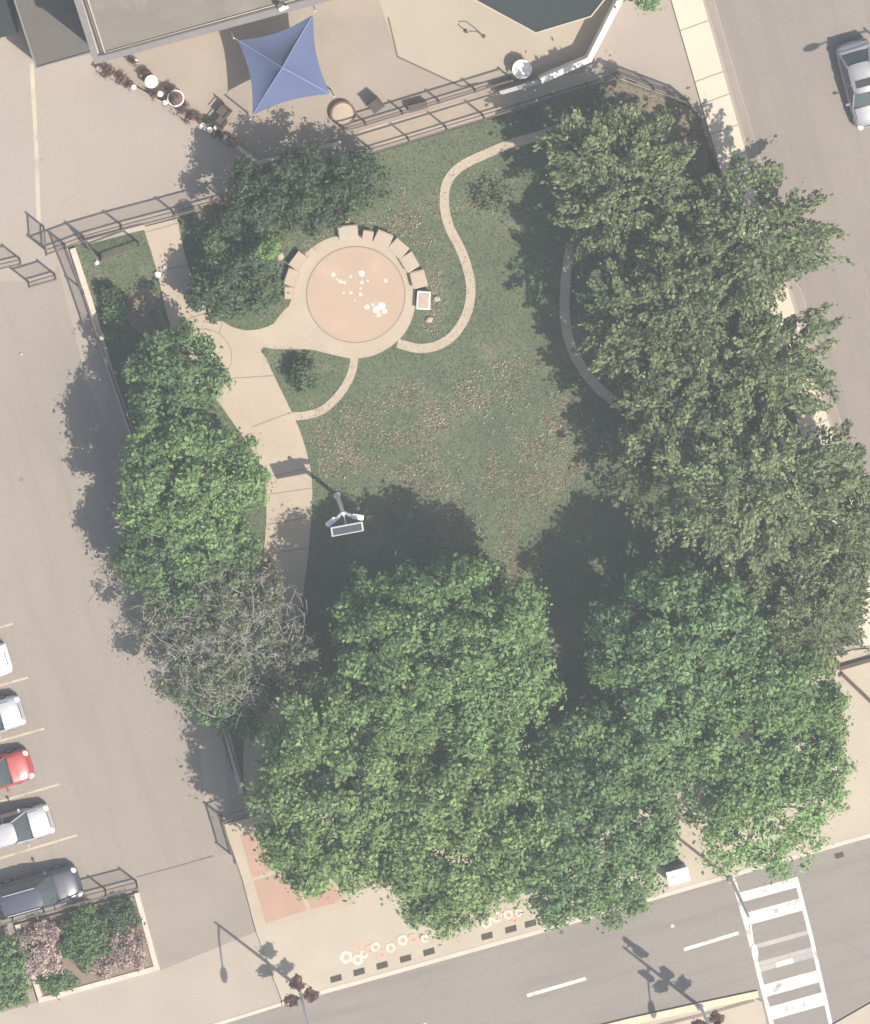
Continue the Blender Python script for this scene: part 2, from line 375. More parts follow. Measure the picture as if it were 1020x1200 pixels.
LEAF = dict(
    green=leaf_mat('fresh_green_leaves', (0.134, 0.238, 0.084), (0.178, 0.292, 0.102), (0.25, 0.33, 0.15)),
    bright=leaf_mat('bright_green_leaves', (0.18, 0.284, 0.1), (0.23, 0.342, 0.122), (0.305, 0.382, 0.172)),
    mid=leaf_mat('mid_green_leaves', (0.112, 0.205, 0.08), (0.148, 0.244, 0.096), (0.202, 0.26, 0.134)),
    olive=leaf_mat('olive_leaves', (0.13, 0.182, 0.088), (0.19, 0.232, 0.104), (0.275, 0.295, 0.16)),
    dark=leaf_mat('dark_green_leaves', (0.066, 0.112, 0.056), (0.09, 0.138, 0.064), (0.13, 0.165, 0.09)),
    grey=leaf_mat('grey_green_leaves', (0.15, 0.165, 0.1), (0.12, 0.165, 0.076), (0.245, 0.232, 0.18)),
    lime=leaf_mat('lime_leaves', (0.16, 0.26, 0.07), (0.20, 0.30, 0.09), (0.12, 0.2, 0.06)),
    pink=leaf_mat('pinkish_blossom', (0.44, 0.31, 0.285), (0.6, 0.48, 0.43), (0.18, 0.15, 0.115), big=2.0),
    burgundy=leaf_mat('burgundy_leaves', (0.20, 0.095, 0.085), (0.30, 0.175, 0.155), (0.12, 0.10, 0.07), big=3.0),
)

# ------------------------------------------------------------------ setting: ground, roads, paving
gs = 230
mesh_obj('ground', [(-gs, -gs, 0), (gs, -gs, 0), (gs, gs, 0), (-gs, gs, 0)], [(0, 1, 2, 3)], MT['asphalt'])['kind'] = 'structure'
def structure(o): o['kind'] = 'structure'; return o

def road_dir(p, a, b): return a[1] + (b[1] - a[1]) * (p - a[0]) / (b[0] - a[0])
def ytop(x): return road_dir(x, (380, 1162), (990, 987))      # kerb on the park side of the street

road = structure(poly('road', [(-600, ytop(-600) - 4), (380, ytop(380)), (990, ytop(990)), (1900, ytop(1900)), (1900, ytop(1900) + 196), (1020, 1172), (966, 1204), (-600, ytop(-600) + 208)], 0.004, MT['road']))
street = structure(poly('side_street', [(700, -420), (838, 0), (893, 190), (966, 425), (1035, 655), (1075, 800), (1110, 950), (1500, 840), (1500, -420)], 0.008, MT['street']))
gutter = structure(ribbon('gutter', [(708, -400), (832, 0), (887, 190), (960, 425), (1029, 655), (1065, 780)], 8, 0.014, MT['lot']))

# right-hand sidewalk with its slabs
swL = [(666, -420), (787, 0), (842, 190), (915, 430), (985, 660), (1016, 765)]
swR = [(704, -420), (824, 0), (878, 190), (951, 427), (1021, 655), (1054, 757)]
sidewalk = structure(poly('sidewalk', swL + swR[::-1], 0.105, MT['tan'], 0.10))
def along(pl, t):
    """point at image y = t on a polyline"""
    for a, b in zip(pl[:-1], pl[1:]):
        if a[1] <= t <= b[1]:
            k = (t - a[1]) / (b[1] - a[1]); return (a[0] + (b[0] - a[0]) * k, t)
    return pl[-1]
ys = [-60, -16, 26, 86, 112, 148, 180, 232, 284, 338, 390, 442, 494, 546, 598, 650, 702, 755]
for a, b in zip(ys[:-1], ys[1:]):
    q = [along(swL, a + 10), along(swR, a - 2), along(swR, b - 3), along(swL, b + 9)]
    if b == 755: q[2], q[3] = (1052, 752), (1012, 757)
    c = Vector((sum(p[0] for p in q) / 4, sum(p[1] for p in q) / 4))
    q = [(c + (Vector(p) - c) * 0.991) for p in q]
    poly('slab', q, 0.12, MT['slab'], 0.05, sidewalk, bev=0.012)

# tan strip outside the park corner, patio, pale deck
structure(poly('verge', [(733, -30), (785, -30), (842, 190), (836, 192), (812, 119), (712, 81), (692, 72), (700, 50)], 0.02, MT['tan']))
PATIO = [(60, -60), (108, 68), (277, 170), (303, 190), (400, 166), (430, 178), (560, 138), (640, 116), (694, 74), (730, 0), (745, -60)]
patio = structure(poly('patio', PATIO, 0.03, MT['patio'], 0.03))
structure(poly('deck', [(437, -40), (444, 0), (466, 66), (541, 101), (600, 88), (690, 62), (724, 0), (735, -40)], 0.045, MT['deck'], 0.03))
structure(poly('patio_path', [(412, 160), (424, 152), (600, 101), (640, 92), (690, 84), (702, 92), (640, 116), (560, 140), (436, 172)], 0.05, MT['walk'], 0.03))
structure(ribbon('drain_strip', [(455, 20), (466, 66), (541, 101), (560, 97)], 2.0, 0.05, MT['joint']))

# lawn with the bare bed in its corner
LAWN = [(82, 290), (208, 255), (330, 221), (436, 181), (568, 141), (690, 104), (724, 92), (808, 123), (820, 135), (842, 200),
        (880, 320), (914, 432), (958, 575), (984, 662), (1008, 750), (900, 790), (700, 850), (560, 880), (380, 905), (300, 955), (272, 905), (255, 850), (200, 650), (133, 430)]
lawn = structure(poly('lawn', LAWN, 0.05, MT['lawn'], 0.06))
structure(poly('mulch_bed', spline([(712, 100), (725, 96), (806, 126), (817, 138), (830, 195), (790, 205), (745, 160)], 4, True), 0.058, MT['soil']))
structure(poly('mulch_bed', spline([(150, 345), (178, 338), (188, 365), (196, 390), (170, 392), (150, 375)], 4, True), 0.058, MT['soil']))
structure(poly('mulch_bed', spline([(255, 232), (290, 222), (300, 240), (275, 262), (225, 262)], 4, True), 0.058, MT['soil']))

# broad walkway and plaza ring
WALK = spline([(168, 266), (184, 318), (200, 382), (228, 432), (268, 488), (305, 545), (312, 590), (310, 640), (300, 720), (290, 800), (285, 900), (290, 950)], 5) + \
       [(322, 948)] + spline([(330, 900), (338, 800), (352, 720), (361, 650), (366, 590), (364, 550), (354, 512), (342, 483), (326, 450), (312, 420), (306, 410), (318, 403)], 5) + \
       [(360, 408), (400, 398), (372, 340), (350, 350), (334, 362), (318, 382)] + spline([(296, 388), (270, 382), (246, 362), (228, 330), (216, 295), (208, 256)], 5)
walkway = structure(poly('walkway', WALK, 0.075, MT['walk'], 0.05))
for a, b in (((185, 318), (222, 310)), ((206, 378), (252, 364)), ((296, 552 - 52), (344, 482)), ((310, 560), (364, 548)), ((256, 396), (262, 372)), ((262, 444), (322, 440)), ((232, 366), (222, 345)), ((310, 580), (365, 572)), ((312, 650), (361, 642)), ((312, 615), (364, 606)), ((171, 272), (209, 261))):
    ribbon('joint', [a, b], 1.1, 0.081, MT['softjoint'], parent=walkway)
def circle(cx, cy, r, n=48, a0=0.0, a1=2 * math.pi, sy=0.975):
    return [(cx + r * math.cos(a0 + (a1 - a0) * k / n), cy + r * sy * math.sin(a0 + (a1 - a0) * k / n)) for k in range(n)]
plaza = structure(poly('plaza', spline([(345, 325), (356, 300), (376, 283), (403, 275), (428, 276), (455, 288), (474, 308), (485, 335), (486, 362), (476, 388), (458, 406), (436, 417), (414, 420), (392, 416), (366, 410), (345, 409), (325, 409), (308, 406), (292, 398), (286, 388), (306, 385), (328, 374), (341, 352)], 5, True), 0.085, MT['walk'], 0.06))
poly('joint', circle(417, 345, 58.5), 0.089, MT['softjoint'], parent=plaza)
poly('paving_disc', circle(417, 345, 57), 0.096, MT['terracotta'], 0.012, parent=plaza)
random.seed(3)
for x, y, r in ((391, 322, 3.2), (399, 330, 2.6), (404, 331, 2.4), (411, 324, 1.8), (424, 320, 3.8), (424, 331, 2.5), (431, 329, 1.6), (423, 338, 1.6), (411, 343, 2.4), (423, 345, 2.6), (403, 343, 1.6), (452, 329, 2.6), (430, 360, 3.4), (441, 363, 4.0), (448, 358, 4.2), (451, 365, 3.6), (444, 369, 3.2), (437, 357, 1.8), (416, 352, 1.2), (395, 327, 1.6)):
    pts = [(x + r * random.uniform(.75, 1.2) * math.cos(k * math.pi / 4), y + r * random.uniform(.75, 1.2) * math.sin(k * math.pi / 4)) for k in range(8)]
    poly('painted_mark', pts, 0.101, MT['fadedpaint'] if r < 3.7 else MT['white'], parent=plaza)
disc2 = circle(238, 418, 33)
poly('joint', circle(238, 418, 34), 0.0785, MT['softjoint'], parent=walkway)
poly('paving_disc', circle(238, 418, 33), 0.085, MT['tan'] if False else MT['walk'], 0.008, parent=walkway)
for x, y, rx, ry in ((212, 398, 4, 3), (220, 392, 6, 3), (216, 404, 3, 2.5), (243, 412, 5.5, 4.5), (238, 418, 3.5, 3), (228, 408, 3.5, 3), (249, 417, 2, 2), (258, 446, 3, 4)):
    pts = [(x + rx * random.uniform(.75, 1.2) * math.cos(k * math.pi / 4), y + ry * random.uniform(.75, 1.2) * math.sin(k * math.pi / 4)) for k in range(8)]
    poly('painted_mark', pts, 0.089, MT['white'], parent=walkway)

# narrow garden paths
structure(ribbon('garden_path', spline([(692, 141), (660, 150), (628, 160), (600, 168), (570, 180), (540, 195), (524, 214), (521, 240), (527, 266), (540, 292), (549, 318), (552, 342), (547, 368), (532, 392), (512, 405), (490, 408), (466, 402)], 6), 11, 0.08, MT['walk'], 0.05))
structure(ribbon('garden_path', spline([(416, 418), (411, 440), (398, 462), (380, 479), (362, 486), (343, 488)], 6), 9.5, 0.078, MT['walk'], 0.05))
structure(ribbon('garden_path', spline([(670, 285), (664, 320), (662, 360), (667, 398), (682, 430), (702, 455), (728, 476)], 6), 11.5, 0.08, MT['walk'], 0.05))

# bottom pavement, pads, driveway seam, kerb
structure(poly('sidewalk_apron', [(-260, 1262), (45, 1174), (188, 1137), (250, 1112), (300, 1092), (330, 1174), (268, 1194), (-260, 1346)], 0.016, MT['apron']))
PAVE = [(300, 1091), (284, 1030), (262, 966), (300, 957), (380, 908), (560, 884), (700, 854), (900, 794), (1000, 762), (1054, 757), (1085, 860), (1070, 964), (990, 985), (630, 1090), (380, 1160), (331, 1174)]
pavement = structure(poly('pavement', PAVE, 0.11, MT['cream'], 0.11))
structure(ribbon('kerb', [(-260, 1348), (268, 1196.5), (330, 1177)], 4, 0.02, MT['kerb'], 0.015))
structure(ribbon('kerb', [(331, 1177), (380, 1162.5), (630, 1092.5), (990, 987.5), (1050, 971)], 5, 0.125, MT['kerb'], 0.12))
poly('border_panel', [(266, 970), (300, 960), (352, 1000), (420, 1058), (397, 1067), (302, 1090)], 0.1145, MT['walk'], parent=pavement)
for q in ([(281.5, 979), (304, 973), (326, 984), (340, 1013), (296, 1029)], [(297.5, 1033), (343, 1018), (360, 1067), (312, 1082)], [(347, 1017), (372, 1018), (402, 1050), (392, 1059), (364.5, 1066)]):
    poly('terracotta_panel', q, 0.124, MT['brick'], 0.009, parent=pavement)
for q in ([(318, 1087), (378, 1078), (394, 1142), (330, 1150)], [(308, 1096), (316, 1090), (326, 1150), (322, 1152)]):
    poly('pavement_slab', q, 0.1145, MT['cream'], parent=pavement)
structure(ribbon('seam', [(160, 1028), (205, 1016), (250, 1003)], 1.2, 0.011, MT['joint']))
structure(poly('driveway', [(166, 1030), (252, 1004), (272, 1000), (302, 1089), (250, 1107), (188, 1133)], 0.009, MT['drive']))
structure(poly('asphalt_strip', [(66, 300), (80, 305), (125, 440), (148, 500), (205, 655), (262, 850), (268, 950), (240, 940), (232, 850), (180, 655), (124, 500), (100, 440), (74, 340)], 0.009, MT['tan']))
for k, x in enumerate((394, 421, 448, 475.5, 503, 571, 599, 622)):
    y = ytop(x) - 11 + (0 if k < 5 else 1)
    q = [(x - 7, y + 1.8 - 3.6), (x + 6, y - 1.8 - 3.6), (x + 7, y - 1.8 + 3.6), (x - 6, y + 1.8 + 3.6)]
    poly('paver', q, 0.118, MT['grate'], parent=pavement)
# painted flowers on the pavement
FZ = [0.119]
def painted_flower(x, y, r, pink):
    FZ[0] += 0.0016; zf = FZ[0]
    n = 28; r *= 1.15; V, F = [], []
    for k in range(n):
        a = 2 * math.pi * k / n; w = 1 + 0.07 * math.cos(5 * a + x)
        for rr in (r * w, r * w * 0.45):
            q = P(x + rr * math.cos(a), y + rr * math.sin(a), zf); V.append((q.x, q.y, zf))
    for k in range(n):
        a, b = 2 * k, 2 * ((k + 1) % n); F.append((a, b, b + 1, a + 1))
    mesh_obj('painted_ring', V, F, MT['fadedpaint'] if not pink else MT['pinkpaint'], pavement)
for f in ((406, 1122, 6.5, 0), (419, 1109, 5.5, 1), (419.5, 1125, 5.5, 0), (427, 1118, 4.5, 0), (433, 1113, 5, 1), (440, 1110, 5, 0), (447, 1118, 5, 1), (458, 1111, 5, 0), (472, 1102, 5.5, 0), (484, 1100, 5, 1), (498, 1100, 4, 0), (570, 1081, 6, 0), (582, 1075, 6, 0), (588, 1074, 4, 1), (596, 1072, 5, 0), (603, 1078, 4, 1), (576, 1071, 4, 1), (608, 1070, 4, 0)):
    painted_flower(*f)

# far-side kerb extension and pavement
structure(poly('pavement', [(600, 1236), (740, 1201), (884, 1170), (893, 1174), (908, 1240), (600, 1320)], 0.11, MT['cream'], 0.11))
structure(ribbon('kerb', [(600, 1232), (740, 1197.5), (820, 1180), (889, 1165.5)], 8, 0.13, MT['yellow'], 0.13))
structure(ribbon('seam', [(760, 1205), (840, 1185), (884, 1172)], 4, 0.115, MT['soil']))
structure(poly('pavement', [(970, 1205), (1024, 1174), (1300, 1095), (1300, 1300), (960, 1300)], 0.11, MT['cream'], 0.11))

# painted markings
def marking(parent, a, b, w, m, z=0.010): return ribbon('marking', [a, b], w, z, m, parent=parent)
marking(road, (618, 1167), (687, 1147), 4, MT['wornwhite']); marking(road, (802, 1113), (866, 1093.5), 4, MT['wornwhite']); marking(road, (430, 1222), (500, 1201), 4, MT['wornwhite'])
LL = [(861, 1034), (882, 1110), (906, 1205)]; RR = [(933, 1028), (951, 1098), (975, 1205)]
ribbon('marking', LL, 5.0, 0.0125, MT['wornwhite'], parent=road); ribbon('marking', RR, 4.5, 0.0125, MT['wornwhite'], parent=road)
def cross_bar(y0, y1, m, x0=None, x1=None):
    """bar of the crossing between the two long lines; y at the left line"""
    def at(pl, y): return along(pl, y)
    l0, l1 = at(LL, y0), at(LL, y1); r0, r1 = at(RR, y0 - 18.5), at(RR, y1 - 18.5)
    f = lambda a, b, k: (a[0] + (b[0] - a[0]) * k, a[1] + (b[1] - a[1]) * k)
    k0, k1 = (x0 or 0.0), (x1 or 1.0)
    poly('marking', [f(l0, r0, k0), f(l0, r0, k1), f(l1, r1, k1), f(l1, r1, k0)], 0.0102, m, parent=road)
cross_bar(1047, 1058, MT['wornwhite']); cross_bar(1071, 1085, MT['broken'])
cross_bar(1108, 1113, MT['veryworn'], 0.0, 1.0); cross_bar(1128, 1133.5, MT['veryworn']); cross_bar(1134, 1140, MT['veryworn'], 0.0, 0.3); cross_bar(1134, 1140, MT['wornwhite'], 0.31, 0.62); cross_bar(1134, 1140, MT['veryworn'], 0.63, 1.0)
cross_bar(1155, 1169, MT['broken']); cross_bar(1181, 1196, MT['broken'], 0.0, 1.0)
parking = structure(poly('parking_lot', [(-500, 330), (60, 330), (72, 300), (150, 500), (205, 640), (275, 860), (290, 966), (313, 1090), (250, 1112), (188, 1137), (45, 1174), (-500, 1330)], 0.005, MT['lot']))
for a, b in (((-90, 760), (15, 731)), ((-80, 826), (33, 794)), ((-70, 888), (52, 854)), ((-60, 957), (70, 919)), ((-40, 1018), (90, 979))):
    marking(parking, a, b, 2.6, MT['linecream'])
lineo = structure(ribbon('painted_line', [(37, 74), (42, 160), (45.5, 262)], 5.0, 0.006, MT['linecream']))
structure(ribbon('garden_kerb', [(85, 291), (105, 352), (127, 428), (150, 496), (205, 648), (262, 842), (284, 930)], 7, 0.2, MT['kerb'], 0.2))
structure(ribbon('garden_kerb', [(100, 284), (160, 268), (170, 266)], 6, 0.14, MT['cream'], 0.14))

# ------------------------------------------------------------------ grass and litter (uncountable)
def blades(name, n, hmin, hmax, size, spots=None, m='grass'):
    px = rng.uniform((80, 90), (1010, 960), (n * 3, 2))
    if spots: px = np.concatenate([rng.normal((x, y), (sx, sy), (k, 2)) for x, y, sx, sy, k in spots]); rng.shuffle(px)
    px = px[inside(px, LAWN)]
    for excl in (WALK,): px = px[~inside(px, [(p[0], p[1]) for p in excl])]
    px = px[np.hypot(px[:, 0] - 417, px[:, 1] - 345) > 72]
    px = px[:n]; n = len(px)
    c = Pn(px, 0.05)
    a = rng.uniform(0, 2 * np.pi, n); h = rng.uniform(hmin, hmax, n); s = size * rng.uniform(0.6, 1.3, n)
    d = np.stack([np.cos(a), np.sin(a), np.zeros(n)], 1); lean = rng.normal(0, 0.07, (n, 3)); lean[:, 2] = h
    v = np.empty((n, 3, 3)); v[:, 0] = c - d * s[:, None]; v[:, 1] = c + d * s[:, None]; v[:, 2] = c + lean
    me = bpy.data.meshes.new(name)
    me.vertices.add(n * 3); me.vertices.foreach_set('co', v.reshape(-1))
    me.loops.add(n * 3); me.loops.foreach_set('vertex_index', np.arange(n * 3, dtype=np.int32))
    me.polygons.add(n); me.polygons.foreach_set('loop_start', np.arange(0, n * 3, 3, dtype=np.int32)); me.polygons.foreach_set('loop_total', np.full(n, 3, np.int32))
    me.update(); me.validate(); me.materials.append(MT[m])
    return link_mesh(name, me)
tag(blades('grass', 130000, 0.03, 0.08, 0.03), 'short green grass covering the park lawn', 'grass', kind='stuff')

SPOTS = []
for x, y, sx, sy, k in ((655, 505, 16, 18, 2600), (640, 535, 26, 22, 2200), (470, 545, 45, 22, 2600), (400, 515, 24, 26, 1800), (520, 590, 40, 28, 2200), (590, 620, 16, 45, 2200), (560, 470, 40, 22, 1800), (510, 492, 12, 9, 700), (590, 432, 18, 10, 700), (440, 480, 35, 18, 1200), (480, 262, 16, 14, 1600), (345, 285, 14, 8, 700), (420, 262, 25, 6, 800), (512, 355, 7, 18, 800), (600, 660, 10, 30, 900), (262, 248, 22, 8, 500), (575, 235, 24, 20, 500)):
    for q in range(9):
        SPOTS.append((x + rng.normal(0, sx), y + rng.normal(0, sy), sx * rng.uniform(.12, .4), sy * rng.uniform(.12, .4), k // 9))
tag(blades('straw_grass', 25000, 0.03, 0.07, 0.04, SPOTS, 'straw'), 'dry straw-coloured grass in the worn patches of the lawn', 'grass', kind='stuff')

def flakes(name, spots, mat_, smin, smax, z=0.10):
    px = np.concatenate([rng.normal((x, y), (sx, sy), (n, 2)) for x, y, sx, sy, n in spots]); n = len(px)
    c = Pn(px, z); c[:, 2] += rng.uniform(-.02, .05, n)
    a = rng.uniform(0, 2 * np.pi, n); s = rng.uniform(smin, smax, n)
    u = np.stack([np.cos(a), np.sin(a), rng.normal(0, .25, n)], 1) * s[:, None]; w = np.stack([-np.sin(a), np.cos(a), rng.normal(0, .25, n)], 1) * (s * rng.uniform(.4, .9, n))[:, None]
    v = np.stack([c - u, c - w, c + u, c + w], 1).reshape(-1, 3)
    return mesh_obj(name, v, [tuple(range(4 * k, 4 * k + 4)) for k in range(n)], mat_)
o = flakes('dry_litter', [(510, 490, 7, 7, 40), (519, 493, 4, 5, 18), (505, 498, 3, 4, 14), (600, 429, 5, 5, 14), (583, 437, 6, 4, 12), (566, 441, 8, 5, 16), (552, 452, 7, 6, 16), (600, 425, 14, 10, 10), (560, 470, 25, 15, 30), (470, 262, 14, 10, 30),
     (485, 275, 12, 10, 35), (512, 352, 5, 12, 30), (505, 378, 6, 8, 25), (455, 560, 35, 25, 25), (430, 500, 30, 20, 30), (520, 560, 50, 40, 40), (480, 250, 20, 15, 20), (268, 245, 15, 8, 20), (430, 545, 40, 25, 30), (540, 590, 35, 30, 25), (700, 545, 8, 8, 4), (510, 330, 8, 25, 20)], MT['linecream'], 0.02, 0.06)
tag(o, 'pale scattered litter and petals on the lawn', 'litter', kind='stuff')
o = flakes('dry_leaves', [(655, 500, 18, 18, 90), (668, 520, 12, 14, 60), (640, 520, 25, 20, 60), (585, 600, 25, 40, 60), (480, 540, 60, 40, 100), (400, 500, 30, 30, 50), (600, 480, 40, 25, 60), (175, 352, 12, 9, 40), (790, 150, 20, 20, 60), (415, 245, 16, 10, 40)], MT['walk'], 0.02, 0.055)
tag(o, 'tan dry leaves on the worn patches of lawn', 'leaves', kind='stuff')

# ------------------------------------------------------------------ buildings
def prism(name, pts_px, ztop, zbot, m, parent=None, frame_z=None):
    """vertical prism whose TOP outline is seen at these pixels"""
    return poly(name, pts_px, ztop, m, ztop - zbot, parent)
def building(name, label, outline, h, wallm, roofm, trimm, trim_w, edge_h):
    b0 = P(outline[0][0], outline[0][1], h)
    root = empty(name, (b0.x, b0.y, 0), label, 'building')
    def rel(o):
        o.parent = root; o.matrix_parent_inverse = Matrix.Translation((-b0.x, -b0.y, 0)); return o
    c = Vector((sum(p[0] for p in outline) / len(outline), sum(p[1] for p in outline) / len(outline)))
    rel(prism('wall', [c + (Vector(p) - c) * 0.995 for p in outline], h - 0.02, 0.0, wallm))
    return root, rel
# main hall: roof reaches out of the frame at the top
MH = 7.4
OUT = [(112, 74), (372, 2), (560, -50), (500, -260), (46, -140)]
hall, rel = building('hall', 'pale flat-roofed building with grey edge trim at the top of the picture', OUT, MH, MT['wall'], MT['roof'], MT['rooftrim'], 12, 0.3)
rel(poly('roof', [(122, 66), (365, -1), (560, -52), (500, -258), (60, -138)], MH + 0.05, MT['roof'], 0.2))
rel(ribbon('roof_edge', [(47, -140), (113, 70), (372, -1), (560, -52)], 11, MH + 0.10, MT['rooftrim'], 0.35))
rel(ribbon('gutter_line', [(56, -138), (120, 64.5), (368, -4), (556, -56)], 2.2, MH + 0.18, MT['slate'], 0.1))
rel(ribbon('roof_edge', [(59, -138), (123, 62), (368, -6.5)], 2.6, MH + 0.12, MT['cream'], 0.1))
hall_vent_p = P(330, 8, MH)
bm = bmesh.new(); add_box(bm, (0.34, 0.26, 0.35), (0, 0, 0.17), 0.25, 0.03); add_tube(bm, [(0.25, 0.05, 0), (0.25, 0.05, 0.35)], 0.09)
o = bm_obj('roof_vent', bm, MT['pole'], hall); o.location = (hall_vent_p.x - hall.location.x, hall_vent_p.y - hall.location.y, MH + .1)
bm = bmesh.new(); add_lathe(bm, [(0.14, 0), (0.14, 0.3), (0.18, 0.32), (0.1, 0.42)], 12)
o = bm_obj('roof_vent', bm, MT['slate'], hall); q = P(327, 4, MH); o.location = (q.x - hall.location.x, q.y - hall.location.y, MH + .1)

wing, rel = building('low_wing', 'grey flat-roofed low wing beside the pale building corner', [(42, 80), (106, 62), (60, -80), (-4, -62)], 2.4, MT['wall'], MT['slate'], MT['rooftrim'], 4, 0.2)
rel(poly('roof', [(42, 80), (108, 61), (62, -80), (-4, -62)], 2.45, MT['slate'], 0.1))
rel(ribbon('roof_edge', [(-3, -62), (42.5, 79), (106, 61.5)], 2.2, 2.52, MT['rooftrim'], 0.14))
corner_shade, rel = building('corner_shadow_slab', 'dark low slab standing in for ground shadow in the top left corner', [(-80, 66), (20, 38), (0, -70), (-100, -40)], 1.5, MT['wall'], MT['shadetone'], MT['rooftrim'], 4, 0.2)  # added slab; the ground shadow is put into its dark colour
rel(poly('roof', [(-80, 67), (22, 38), (2, -70), (-100, -40)], 1.56, MT['shadetone'], 0.1))
deck_shade, rel = building('deck_shadow_slab', 'dark flat slab with pale rim standing in for a shadow on the deck', [(548, -4), (628, 38), (692, 18), (722, -20), (700, -90), (560, -90)], 2.6, MT['wall'], MT['shadetone'], MT['cream'], 3, .1)  # added slab, coloured like the shadow lying across the deck
rel(poly('roof', [(546, -6), (628, 38.5), (693, 19), (724, -20), (701, -92), (558, -92)], 2.66, MT['shadetone'], 0.1))
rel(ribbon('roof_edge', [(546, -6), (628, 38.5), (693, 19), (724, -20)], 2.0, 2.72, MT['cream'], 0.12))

# white garden wall with its lower end coloured grey for the shade there
def wall_run(name, label, top_px, w_px, h, m, cap=None):
    a = P(top_px[0][0], top_px[0][1], h); root = empty(name, (a.x, a.y, 0), label, 'wall')
    o = ribbon('wall_body', top_px, w_px, h - 0.05, m, h - 0.05); o.parent = root; o.matrix_parent_inverse = Matrix.Translation((-a.x, -a.y, 0))
    o = ribbon('coping', top_px, w_px + 1.2, h, cap or m, 0.05); o.parent = root; o.matrix_parent_inverse = Matrix.Translation((-a.x, -a.y, 0))
    return root
wall_run('garden_wall', 'bright white low wall bending round the deck corner', [(746, -40), (727, 0), (691, 70), (634, 95)], 5.5, 1.25, MT['white'])
wall_run('garden_wall', 'short end of the white wall, greyed for shade, beside the white round drum', [(632, 95.5), (586, 109)], 3.5, 1.0, MT['lampgrey'])
wall_run('patio_wall', 'low brown edging wall slanting from the building corner past the pots', [(113, 79), (200, 127), (276, 170)], 4, 0.4, MT['rust'], MT['patio'])
wall_run('patio_wall', 'thin pale edging kerb in the shade behind the dark tree', [(277, 171), (303, 190), (335, 183), (400, 167)], 3, 0.3, MT['kerb'])
wall_run('ramp_wall', 'pale concrete ramp edge at the right border beside the street', [(984, 784), (1060, 762)], 3.5, 0.35, MT['rust'], MT['chair'])
wall_run('ramp_wall', 'dark slanting kerb at the right border below the ramp', [(987, 790), (1050, 850)], 3, 0.3, MT['rust'], MT['chair'])

# ------------------------------------------------------------------ blue canopy
def blue_canopy():
    hc, hp = 2.1, 3.4
    cor = [P(x, y, hc) for x, y in ((279, 47), (367, 17), (387, 110), (296, 135))]
    pk = P(331, 79, hp)
    root = empty('shade_canopy', (pk.x, pk.y, 0), 'blue peaked fabric canopy standing on the patio', 'canopy')
    L = Vector((pk.x, pk.y, 0))
    c2 = sum((Vector(c) for c in cor), Vector()) / 4
    n = 8
    for i in range(4):
        a, b = Vector(cor[i]) - L, Vector(cor[(i + 1) % 4]) - L; p = Vector(pk) - L
        cen = Vector((c2.x, c2.y, hc)) - L
        V, F = [], []
        for r in range(n + 1):
            t = r / n
            for k in range(n + 1):
                s = k / n
                e = a.lerp(b, s); mid = 4 * s * (1 - s)
                e = e.lerp(cen, 0.13 * mid); e.z += 0.12 * mid
                q = p.lerp(e, t); q.z -= 0.22 * math.sin(math.pi * t) * (0.6 + 0.4 * mid)
                V.append(q)
        for r in range(n):
            for k in range(n):
                o_ = r * (n + 1) + k; F.append((o_, o_ + 1, o_ + n + 2, o_ + n + 1))
        mesh_obj('canopy_panel', V, F, MT['bluecloth'], root, smooth=True)
    for i in range(4):
        c = Vector(cor[i]) - L; p = Vector(pk) - L
        bm = bmesh.new(); pts = []
        for r in range(9):
            t = r / 8; q = p.lerp(c, t); q.z -= 0.22 * math.sin(math.pi * t) * 0.6; q.z += 0.012; pts.append(q)
        add_tube(bm, pts, 0.022, 6); bm_obj('seam', bm, MT['blueseam'], root)
        bm = bmesh.new(); d = Vector((c.x, c.y, 0)).normalized() * 0.25
        add_tube(bm, [(c.x + d.x, c.y + d.y, 0), (c.x + d.x, c.y + d.y, hc + 0.05)], 0.045, 10); bm_obj('pole', bm, MT['alu'], root)
        bm = bmesh.new(); add_tube(bm, [(c.x, c.y, hc), (c.x + d.x, c.y + d.y, hc)], 0.015, 6); bm_obj('tension_hook', bm, MT['alu'], root)
blue_canopy()

# ------------------------------------------------------------------ fences
def fence(name, label, top_px, h=1.5, group='brown metal fences round the park', cat='fence', spacing=2.0, infill=0.09):
    """posts, rails and thin pickets; px are where the TOP rail is seen"""
    pts = [Vector((q.x, q.y, 0)) for q in (P(x, y, h) for x, y in top_px)]
    root = empty(name, pts[0], label, cat, group); L = pts[0]
    bmp = bmesh.new(); npick = 0
    postmesh = None
    first = True
    for a, b in zip(pts[:-1], pts[1:]):
        d = b - a; n = max(1, round(d.length / spacing))
        for k in range(0 if first else 1, n + 1):
            q = a + d * (k / n) - L
            if postmesh is None:
                bm = bmesh.new(); add_box(bm, (0.085, 0.085, h + 0.1), (0, 0, (h + 0.1) / 2), None, 0.01); add_box(bm, (0.11, 0.11, 0.04), (0, 0, h + 0.12))
                o = bm_obj('post', bm, MT['metal'], root); postmesh = o.data; o.location = q
            else: link_mesh('post', postmesh, root, q)
        first = False
        for z, w in ((h, 0.085), (0.3, 0.06)):
            bm = bmesh.new(); add_bar(bm, a - L + Vector((0, 0, z)), b - L + Vector((0, 0, z)), w, 0.05); bm_obj('rail', bm, MT['metal'], root)
        m = int(d.length / infill)
        for k in range(1, m):
            q = a + d * (k / m) - L
            add_bar(bmp, q + Vector((0, 0, 0.1)), q + Vector((0, 0, h - 0.03)), 0.013); npick += 1
    if npick: bm_obj('pickets', bmp, MT['metal'], root)['kind'] = 'stuff'
    else: bmp.free()
    return root
